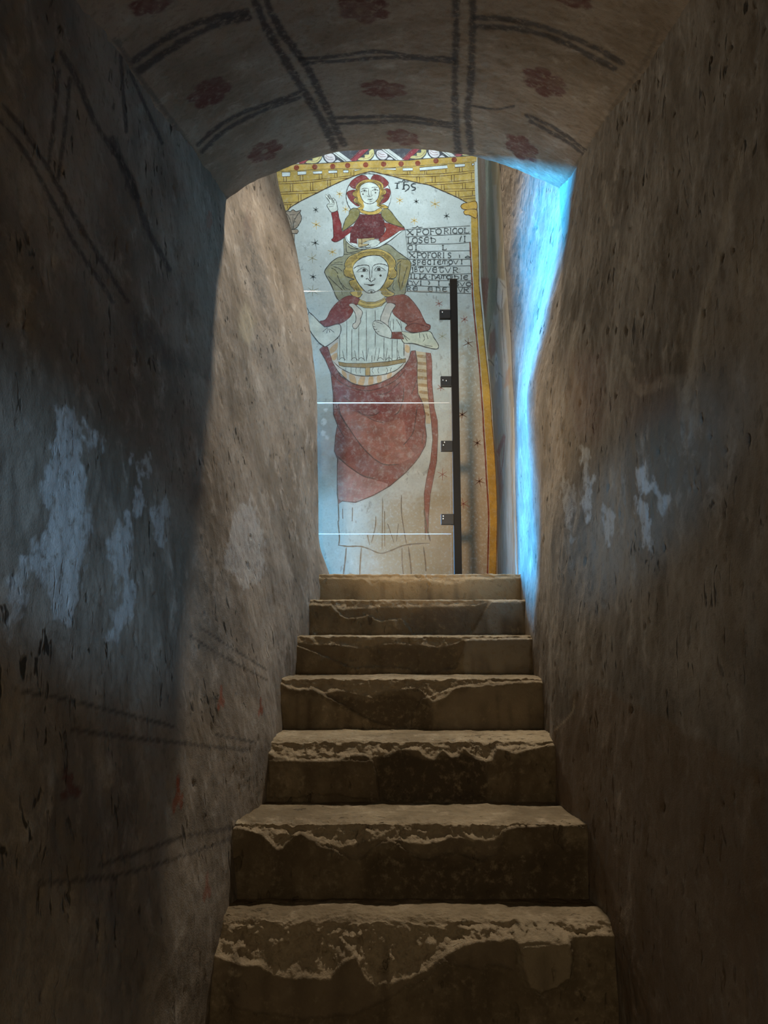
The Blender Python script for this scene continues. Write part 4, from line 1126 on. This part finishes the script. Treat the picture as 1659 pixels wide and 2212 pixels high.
# ---- the giant's body
tu = fill('giant_tunic', B7, [(660, 190), (560, 300), (450, 420), (440, 560), (420, 760), (430, 850), (470, 930), (600, 1010), (750, 1028), (950, 1012), (1100, 962), (1195, 880), (1195, 640), (1170, 520), (1225, 440), (1060, 290), (1000, 180)], (188, 188, 178), smooth=False, wear=.2)
tl = [([(x, a), (x + random.uniform(-4, 4), (a + b) / 2), (x, b)], 1.2) for x, a, b in [(755, 260, 870), (857, 260, 700), (530, 380, 860), (590, 480, 860), (670, 440, 860), (962, 580, 850), (1055, 600, 840), (1115, 600, 840), (450, 430, 840), (1192, 640, 800), (1030, 390, 500), (1068, 370, 500), (820, 790, 870), (1020, 790, 860)]]
tl += [([(x, 700), (x - 14, 800), (x - 26, 860)], 1.0) for x in (910, 780, 870, 1000)] + [([(x, 730), (x + 14, 800), (x + 26, 860)], 1.0) for x in (480, 620, 710, 1120)]
tl += [([(x - 40, 850), (x - 20, 822), (x + 10, 820), (x + 40, 850)], 1.1) for x in (480, 620, 700, 920, 1020, 1140)]
tl += [([(x, 930), (x + random.uniform(-20, 20), 965), (x, 1000)], 1.0) for x in (520, 580, 640, 690, 840, 900, 985, 1050)] + [([(1100, 370), (1150, 450), (1170, 520)], 1.2), ([(1150, 390), (1165, 470)], 1.0), ([(430, 560), (420, 760), (430, 850)], 1.4), ([(445, 430), (440, 560)], 1.4), ([(1165, 530), (1190, 640), (1192, 800)], 1.4)]
lines('tunic_folds', B7, tl, LINE, tu)
fill('waist_band', B7, [(300, 690), (440, 590), (420, 760), (425, 850), (470, 935), (620, 1020), (800, 1040), (1000, 1010), (1150, 930), (1200, 860), (1195, 650), (1262, 660), (1255, 820), (1180, 940), (1100, 1015), (950, 1092), (750, 1142), (600, 1112), (480, 1025), (390, 925), (335, 800)], (190, 176, 164), smooth=False, wear=.2)
for q in ([(330, 720), (420, 640), (415, 720), (345, 770)], [(350, 800), (415, 760), (415, 820), (375, 850)], [(560, 1010), (620, 1030), (640, 1115), (570, 1090)], [(690, 1040), (740, 1040), (720, 1135), (660, 1120)],
          [(790, 1040), (835, 1040), (830, 1130), (780, 1138)], [(880, 1035), (930, 1025), (930, 1095), (890, 1115)], [(1000, 1012), (1050, 990), (1040, 1040), (1000, 1060)], [(1210, 670), (1255, 690), (1250, 760), (1205, 740)], [(470, 960), (520, 990), (530, 1060), (490, 1030)]):
    fill('waist_stripe', B7, q, (188, 150, 112), wear=.5)
lines('waist_lines', B7, [([(370, 860), (470, 945), (620, 1015), (750, 1030), (950, 1012), (1100, 962), (1200, 870)], 1.6), ([(310, 690), (335, 800), (390, 925), (480, 1025), (600, 1112), (750, 1142), (950, 1092), (1100, 1015), (1180, 940), (1255, 820), (1262, 660)], 1.6)], LINE)
bt = fill('belt', B7, [(430, 862), (520, 880), (750, 882), (1000, 862), (1215, 826), (1212, 870), (1000, 912), (750, 936), (500, 922), (442, 905)], (142, 116, 78), smooth=False, wear=.3, out=LINE, outw=1.2)
fill('belt_end', B7, [(745, 932), (800, 930), (800, 1022), (745, 1022)], (170, 134, 80), bt, False, out=LINE, outw=1.0)
# striped lining and ribbon beside the cloak
ln = fill('cloak_lining', B8, [(1290, -130), (1420, -110), (1430, 0), (1440, 300), (1455, 540), (1490, 640), (1482, 800), (1424, 800), (1410, 640), (1330, 440), (1310, 240), (1310, 0)], (178, 156, 128), smooth=False, wear=.4)
for y in range(-80, 700, 92):
    off = 0 if y < 250 else (y - 250) * .18
    fill('lining_stripe', B8, [(1318 + off, y), (1430 + off * .3, y + 8), (1438 + off * .3, y + 42), (1322 + off, y + 32)], (146, 112, 76), ln, wear=.6)
rb = fill('red_ribbon', B8, [(1420, -110), (1485, -100), (1500, 0), (1500, 300), (1530, 600), (1570, 760), (1575, 950), (1560, 1280), (1520, 1500), (1480, 1700), (1455, 1990), (1450, 2200), (1410, 2200), (1405, 1896), (1400, 1700), (1430, 1500), (1480, 1280), (1510, 1000), (1490, 760), (1460, 540), (1440, 300), (1430, 0)], (134, 78, 68), smooth=False, wear=.5, out=(92, 62, 56), outw=1.2)
# great red cloak
rc = fill('giant_cloak', B8, [(60, -150), (110, -195), (165, -180), (230, 20), (330, 190), (480, 290), (640, 325), (820, 290), (1000, 200), (1130, 90), (1200, -20), (1235, -130), (1285, -135), (1310, 0), (1310, 240), (1322, 420), (1382, 540), (1415, 700), (1410, 800), (1430, 960),
                              (1415, 1080), (1340, 1220), (1280, 1300), (1160, 1430), (960, 1600), (750, 1720), (520, 1810), (350, 1790), (300, 1830), (285, 1700), (290, 1250), (250, 1150), (265, 950), (290, 820), (240, 680), (235, 420), (205, 150), (140, -10)], (120, 66, 60), smooth=False, wear=.6, out=(74, 54, 52), outw=1.8)
for q, c in [([(300, 560), (450, 900), (620, 1120), (780, 1260), (900, 1320), (1080, 1310), (1270, 1200), (1180, 1060), (1130, 760), (900, 780), (620, 700)], (138, 84, 74)),
             ([(300, 1280), (420, 1350), (620, 1480), (760, 1520), (940, 1590), (740, 1710), (520, 1795), (340, 1780), (298, 1700)], (152, 106, 100)),
             ([(260, 330), (480, 360), (660, 400), (860, 370), (1100, 300), (1110, 480), (1040, 640), (820, 680), (640, 690), (480, 600), (330, 480)], (112, 58, 57))]:
    fill('cloak_panel', B8, q, c, rc, wear=.6)
lines('cloak_folds', B8, [([(300, 520), (330, 680), (450, 880), (600, 1090), (760, 1250), (900, 1325), (1080, 1320)], 2.3), ([(260, 1190), (400, 1320), (600, 1460), (760, 1505)], 2.2), ([(540, 640), (640, 690), (760, 690), (830, 650)], 1.8),
                          ([(1140, 330), (1130, 480), (1080, 640), (1020, 690)], 2.0), ([(1310, 560), (1290, 740), (1250, 930), (1130, 1080)], 1.8), ([(210, 150), (330, 270), (480, 340), (660, 380), (850, 340), (1040, 240), (1180, 90)], 1.6),
                          ([(370, 460), (480, 540)], 1.6), ([(800, 430), (940, 400), (1100, 260)], 1.5), ([(290, 820), (320, 880), (380, 980)], 1.6), ([(640, 700), (760, 760), (880, 790)], 1.4), ([(245, 420), (290, 620), (420, 850)], 1.4), ([(1310, 240), (1240, 420)], 1.4), ([(1390, 900), (1370, 1060)], 1.2)], (76, 52, 50), rc)
# skirt hem and legs, drawn in line only
lines('skirt_and_legs', B9, [([(180, 0), (190, 250), (185, 290), (195, 400), (190, 470)], 2.0), ([(185, 470), (260, 480), (360, 480), (430, 500), (520, 535), (600, 515), (700, 475), (800, 460), (915, 455)], 2.8), ([(870, 180), (885, 300), (905, 380), (920, 440)], 3.2),
                             ([(690, 70), (690, 200), (710, 350), (730, 460)], 2.0), ([(485, 240), (480, 330), (450, 450)], 1.6), ([(300, 170), (297, 280)], 1.4), ([(220, 180), (222, 260)], 1.2), ([(250, 490), (240, 600), (225, 720), (215, 860)], 2.4), ([(370, 490), (362, 600), (356, 720), (350, 860)], 2.4),
                             ([(695, 490), (695, 600), (705, 720), (712, 860)], 2.0), ([(745, 480), (760, 600), (770, 720), (775, 860)], 3.0), ([(865, 480), (880, 600), (885, 680)], 2.4), ([(540, 90), (537, 300), (535, 500)], 1.2), ([(555, 200), (556, 480)], 1.2), ([(580, 300), (630, 450)], 1.3), ([(665, 300), (650, 440)], 1.3), ([(418, 390), (436, 470)], 1.2), ([(880, 340), (882, 430)], 1.2)], (92, 78, 64), wear=.35)
# shoulders, bare feet of the child, arms
for q in ([(440, 160), (560, 100), (680, 140), (650, 205), (560, 205), (602, 280), (530, 380), (400, 440), (280, 460), (218, 402), (290, 372), (350, 260)],
          [(985, 130), (1080, 100), (1200, 90), (1280, 150), (1370, 270), (1440, 410), (1492, 440), (1490, 482), (1440, 512), (1350, 527), (1250, 512), (1205, 480), (1228, 430), (1150, 380), (1058, 290), (1092, 200), (1000, 182)]):
    fill('giant_shoulder', B7, q, ORED if q[0][0] > 900 else (120, 58, 54), wear=.4, out=(88, 46, 44), outw=1.4)
lines('shoulder_lines', B7, [([(1205, 470), (1300, 420), (1400, 440), (1490, 470)], 1.3), ([(1150, 380), (1260, 400), (1360, 370)], 1.1), ([(460, 160), (470, 250), (540, 230)], 1.1)], (84, 44, 42))
for q in ([(555, 206), (602, 190), (660, 232), (712, 290), (690, 370), (690, 405), (640, 480), (604, 472), (600, 432), (632, 400), (632, 320), (592, 245)],
          [(1000, 188), (1092, 208), (1050, 285), (1012, 400), (1010, 470), (942, 425), (920, 372), (942, 300)]):
    fill('child_foot', B7, q, (190, 176, 164), wear=.2, out=LINE, outw=1.3)
la = fill('giant_sleeve', B7, [(40, 330), (80, 290), (130, 320), (250, 440), (300, 462), (446, 430), (446, 560), (300, 682), (250, 672), (190, 622), (95, 490), (60, 420)], (188, 184, 172), wear=.2, out=LINE, outw=1.8)
lines('sleeve_creases', B7, [([(250, 520), (290, 485), (310, 470)], 1.2), ([(300, 535), (308, 480)], 1.2), ([(335, 525), (318, 480)], 1.2), ([(385, 525), (330, 485)], 1.2)], LINE, la)
fill('giant_hand', B7, [(-60, 200), (20, 190), (90, 280), (60, 340), (0, 330), (-60, 280)], SKIN, wear=.2, out=LINE, outw=1.4)
ra = fill('giant_sleeve', B7, [(1160, 520), (1300, 532), (1480, 512), (1540, 590), (1592, 680), (1560, 716), (1440, 692), (1300, 652), (1185, 642)], (190, 182, 160), wear=.2, out=LINE, outw=1.6)
lines('sleeve_creases', B7, [([(1170, 540), (1260, 610)], 1.2), ([(1190, 560), (1230, 625)], 1.1), ([(1370, 530), (1375, 590)], 1.1), ([(1410, 540), (1430, 600), (1410, 630)], 1.1), ([(1450, 540), (1470, 600)], 1.1), ([(1430, 670), (1520, 688)], 1.1)], LINE, ra)
fill('cuff', B7, [(1042, 520), (1162, 518), (1192, 602), (1030, 596)], (118, 62, 54), ra, False, out=(80, 44, 40), outw=1.1)
gh2 = fill('giant_hand', B7, [(828, 425), (862, 388), (925, 395), (1010, 455), (1048, 520), (1042, 592), (1000, 586), (900, 552), (850, 492)], (190, 184, 172), wear=.15, out=LINE, outw=1.5)
lines('finger_lines', B7, [([(862, 400), (900, 410), (950, 430)], 1.2), ([(835, 425), (855, 430)], 1.1), ([(835, 455), (862, 460)], 1.1), ([(850, 490), (880, 488)], 1.1), ([(880, 520), (905, 512)], 1.0)], LINE, gh2)
gc = fill('giant_collar', B4, [(690, 1000), (800, 1047), (950, 1047), (1060, 1003), (1112, 966), (1142, 1030), (1060, 1112), (900, 1152), (760, 1142), (648, 1082)], (186, 156, 92), smooth=False, wear=.2, out=LINE, outw=1.2)
lines('collar_lines', B4, [([(680, 1020), (800, 1065), (950, 1065), (1060, 1025), (1120, 985)], 1.0), ([(660, 1070), (780, 1120), (920, 1125), (1050, 1090), (1130, 1040)], 1.0)], LINE, gc)

# ---- lettering
GLY = {  # strokes on a unit square, y up
    'X': [[(0, 1), (.3, .75), (.7, .25), (1, 0)], [(1, 1), (.6, .6), (.1, 0)], [(.75, .2), (1, .05), (1, .25)]],
    'P': [[(.15, 0), (.15, 1)], [(.15, 1), (.7, .98), (.98, .75), (.7, .5), (.2, .48)], [(0, 1), (.2, 1)], [(0, 0), (.35, 0)]],
    'O': [[(.5, 1), (.1, .8), (0, .45), (.2, .08), (.5, 0), (.85, .1), (1, .5), (.85, .88), (.5, 1)]],
    'F': [[(.2, 0), (.2, 1)], [(0, .98), (.95, 1), (1, .85)], [(.2, .55), (.75, .55)], [(0, 0), (.4, 0)]],
    'R': [[(.15, 0), (.15, 1)], [(0, 1), (.6, 1), (.9, .78), (.65, .55), (.2, .5)], [(.45, .5), (.7, .2), (1, 0)], [(0, 0), (.3, 0)]],
    'I': [[(.5, 0), (.5, 1)], [(.1, 1), (.9, 1)], [(.1, 0), (.9, 0)]],
    'C': [[(.8, .95), (.35, 1), (.02, .6), (.1, .15), (.5, 0), (.95, .08)], [(.85, 1), (.88, .05)]],
    'c': [[(.95, .85), (.6, 1), (.15, .85), (0, .45), (.2, .08), (.6, 0), (.98, .15)]],
    'L': [[(.25, 0), (.25, 1)], [(0, 1), (.5, 1)], [(.05, .02), (.9, .0), (1, .3)]],
    'S': [[(.95, .85), (.6, 1), (.2, .85), (.25, .6), (.75, .42), (.85, .15), (.45, 0), (.05, .12)]],
    'E': [[(.8, 1), (.3, .95), (.02, .55), (.15, .12), (.55, 0), (.9, .05)], [(.1, .52), (.85, .52)], [(.8, 1), (.9, .7), (.88, .3), (.92, .05)]],
    'e': [[(.95, .85), (.6, 1), (.15, .8), (0, .45), (.2, .08), (.6, 0), (.98, .12)], [(.05, .5), (.85, .55)]],
    'D': [[(.2, .95), (.2, 0)], [(0, .7), (.55, .75), (.95, .5), (.9, .15), (.5, 0), (.1, .02)], [(.0, .95), (.2, .95)]],
    'T': [[(.0, .9), (.4, 1), (1, .95)], [(.5, .95), (.3, .6), (.35, .15), (.65, 0), (.95, .2), (.85, .4)]],
    'V': [[(0, 1), (.25, .5), (.5, 0), (.75, .5), (1, 1)]],
    'M': [[(0, .1), (.05, .8), (.3, .95), (.45, .7), (.42, 0)], [(.45, .7), (.6, .95), (.9, .85), (1, .5), (.95, 0)]],
    'Q': [[(.5, 1), (.1, .8), (0, .45), (.2, .08), (.5, 0), (.85, .1), (1, .5), (.85, .88), (.5, 1)], [(.4, .05), (.2, -.25)]],
    'A': [[(0, 0), (.5, .9), (.65, 1)], [(.65, 1), (.7, .5), (.75, 0)], [(.2, .35), (.75, .35)], [(.6, 0), (1, 0)]],
    'N': [[(.15, 0), (.15, .95)], [(.0, .95), (.5, .9), (.85, .6), (.8, .1), (1, 0)], [(0, 0), (.3, 0)]],
    'B': [[(.2, 0), (.2, 1)], [(.2, 1), (.8, .95), (.7, .6), (.25, .55)], [(.25, .55), (.95, .5), (.85, .1), (.2, .05)]],
    'p': [[(.45, -.1), (.45, 1)], [(0, .95), (.45, .8)], [(.1, .6), (.45, .65)], [(.2, -.1), (.7, -.1)]],
    ':': [[(.4, .72), (.6, .68)], [(.4, .12), (.6, .08)]], '.': [[(.3, .5), (.7, .46)]], ')': [[(.2, 1), (.8, .6), (.3, .1)]], '^': [[(0, 0), (.5, .35), (1, 0)], [(.1, 0), (.9, 0)]],
    "'": [[(0, 0), (.4, .6), (1, 1)]], 'l': [[(.5, 0), (.5, .6)]],
}
ROWS = [
    ('XPOFORICOL', [(165, 300), (360, 460), (490, 610), (625, 740), (750, 860), (910, 1010), (1030, 1062), (1085, 1180), (1195, 1290), (1300, 1410)], (235, 355), (205, 300)),
    ("LOSED.'I", [(180, 270), (285, 385), (400, 490), (520, 612), (640, 750), (990, 1015), (1225, 1265), (1300, 1352)], (400, 508), (362, 475)),
    ('CIL', [(200, 295), (330, 382), (870, 962)], (550, 642), (548, 640)),
    ('XPOFORISl^', [(215, 335), (370, 470), (475, 560), (580, 652), (670, 762), (785, 862), (885, 925), (985, 1058), (1205, 1240), (1330, 1440)], (695, 800), (700, 800)),
    ('SPECIeMQVI', [(285, 355), (380, 442), (475, 555), (585, 660), (695, 745), (785, 862), (885, 985), (1005, 1082), (1095, 1195), (1240, 1290)], (848, 938), (842, 920)),
    ('pBTVETVR:', [(265, 325), (320, 380), (395, 510), (540, 660), (685, 775), (800, 910), (930, 1050), (1085, 1200), (1205, 1250)], (980, 1075), (995, 1105)),
    ('ILLA.NAMQ)DIe', [(235, 285), (310, 370), (420, 480), (490, 585), (610, 640), (665, 750), (745, 850), (860, 960), (970, 1050), (1058, 1085), (1110, 1212), (1238, 1278), (1305, 1395)], (1125, 1205), (1150, 1230)),
    ('NVI)IlSVO', [(180, 300), (300, 412), (430, 472), (590, 640), (790, 830), (1000, 1030), (1160, 1208), (1222, 1330), (1355, 1452)], (1250, 1330), (1285, 1360)),
    ('REENeTVR:', [(175, 260), (295, 392), (595, 690), (745, 852), (885, 972), (1030, 1150), (1190, 1290), (1300, 1412), (1420, 1452)], (1372, 1450), (1388, 1484)),
]
INK = (84, 84, 82)
for txt, xs, (t0, b0), (t1, b1) in ROWS:
    ss = []
    for chh, (xa, xb) in zip(txt, xs):
        k = (xa + xb - 320) / 2 / 1260.0
        tp, bt_ = t0 + (t1 - t0) * k, b0 + (b1 - b0) * k
        for i, s_ in enumerate(GLY[chh]):
            wid = 2.1 if i == 0 and chh not in 'V' else 1.3
            ss.append((B5([(xa + p[0] * (xb - xa), bt_ - p[1] * (bt_ - tp)) for p in s_]), wid))
    lines('inscription_line', None, ss, INK, taper=False, wear=.15)
lines('inscription_ruling', B5, [([(140, 235), (700, 205), (1430, 160)], 1.1), ([(155, 380), (800, 350), (1440, 318)], 1.1), ([(175, 525), (1000, 520), (1420, 490)], 1.1), ([(190, 680), (900, 665), (1440, 655)], 1.1), ([(200, 825), (800, 828), (1450, 825)], 1.1),
                                 ([(255, 955), (700, 965), (1450, 955)], 1.1), ([(215, 1100), (900, 1130), (1470, 1110)], 1.1), ([(195, 1215), (900, 1250), (1480, 1255)], 1.1), ([(180, 1345), (900, 1375), (1490, 1385)], 1.1), ([(150, 1465), (700, 1485), (1450, 1510)], 1.1),
                                 ([(140, 235), (170, 500), (200, 822)], 1.2)], (112, 112, 108), taper=False)
lines('inscription_mark', B5, [([(270, 200), (350, 198), (385, 168), (410, 195), (490, 188)], 1.5), ([(290, 685), (340, 665), (430, 668)], 1.3), ([(960, 962), (1000, 950), (1040, 945)], 1.5)], INK)
lines('monogram', B2, [([(288, 570), (285, 652)], 3.2), ([(245, 568), (325, 568)], 1.4), ([(258, 655), (308, 652)], 1.4), ([(397, 545), (392, 668)], 3.4), ([(365, 668), (415, 666)], 1.3), ([(397, 605), (440, 592), (480, 620), (470, 662), (410, 705)], 2.2), ([(295, 546), (370, 546), (378, 525), (408, 525), (416, 546), (480, 546)], 1.6),
                       ([(592, 582), (545, 578), (515, 605), (538, 630), (582, 648), (570, 676), (520, 690)], 2.6)], (66, 68, 68), wear=.1)
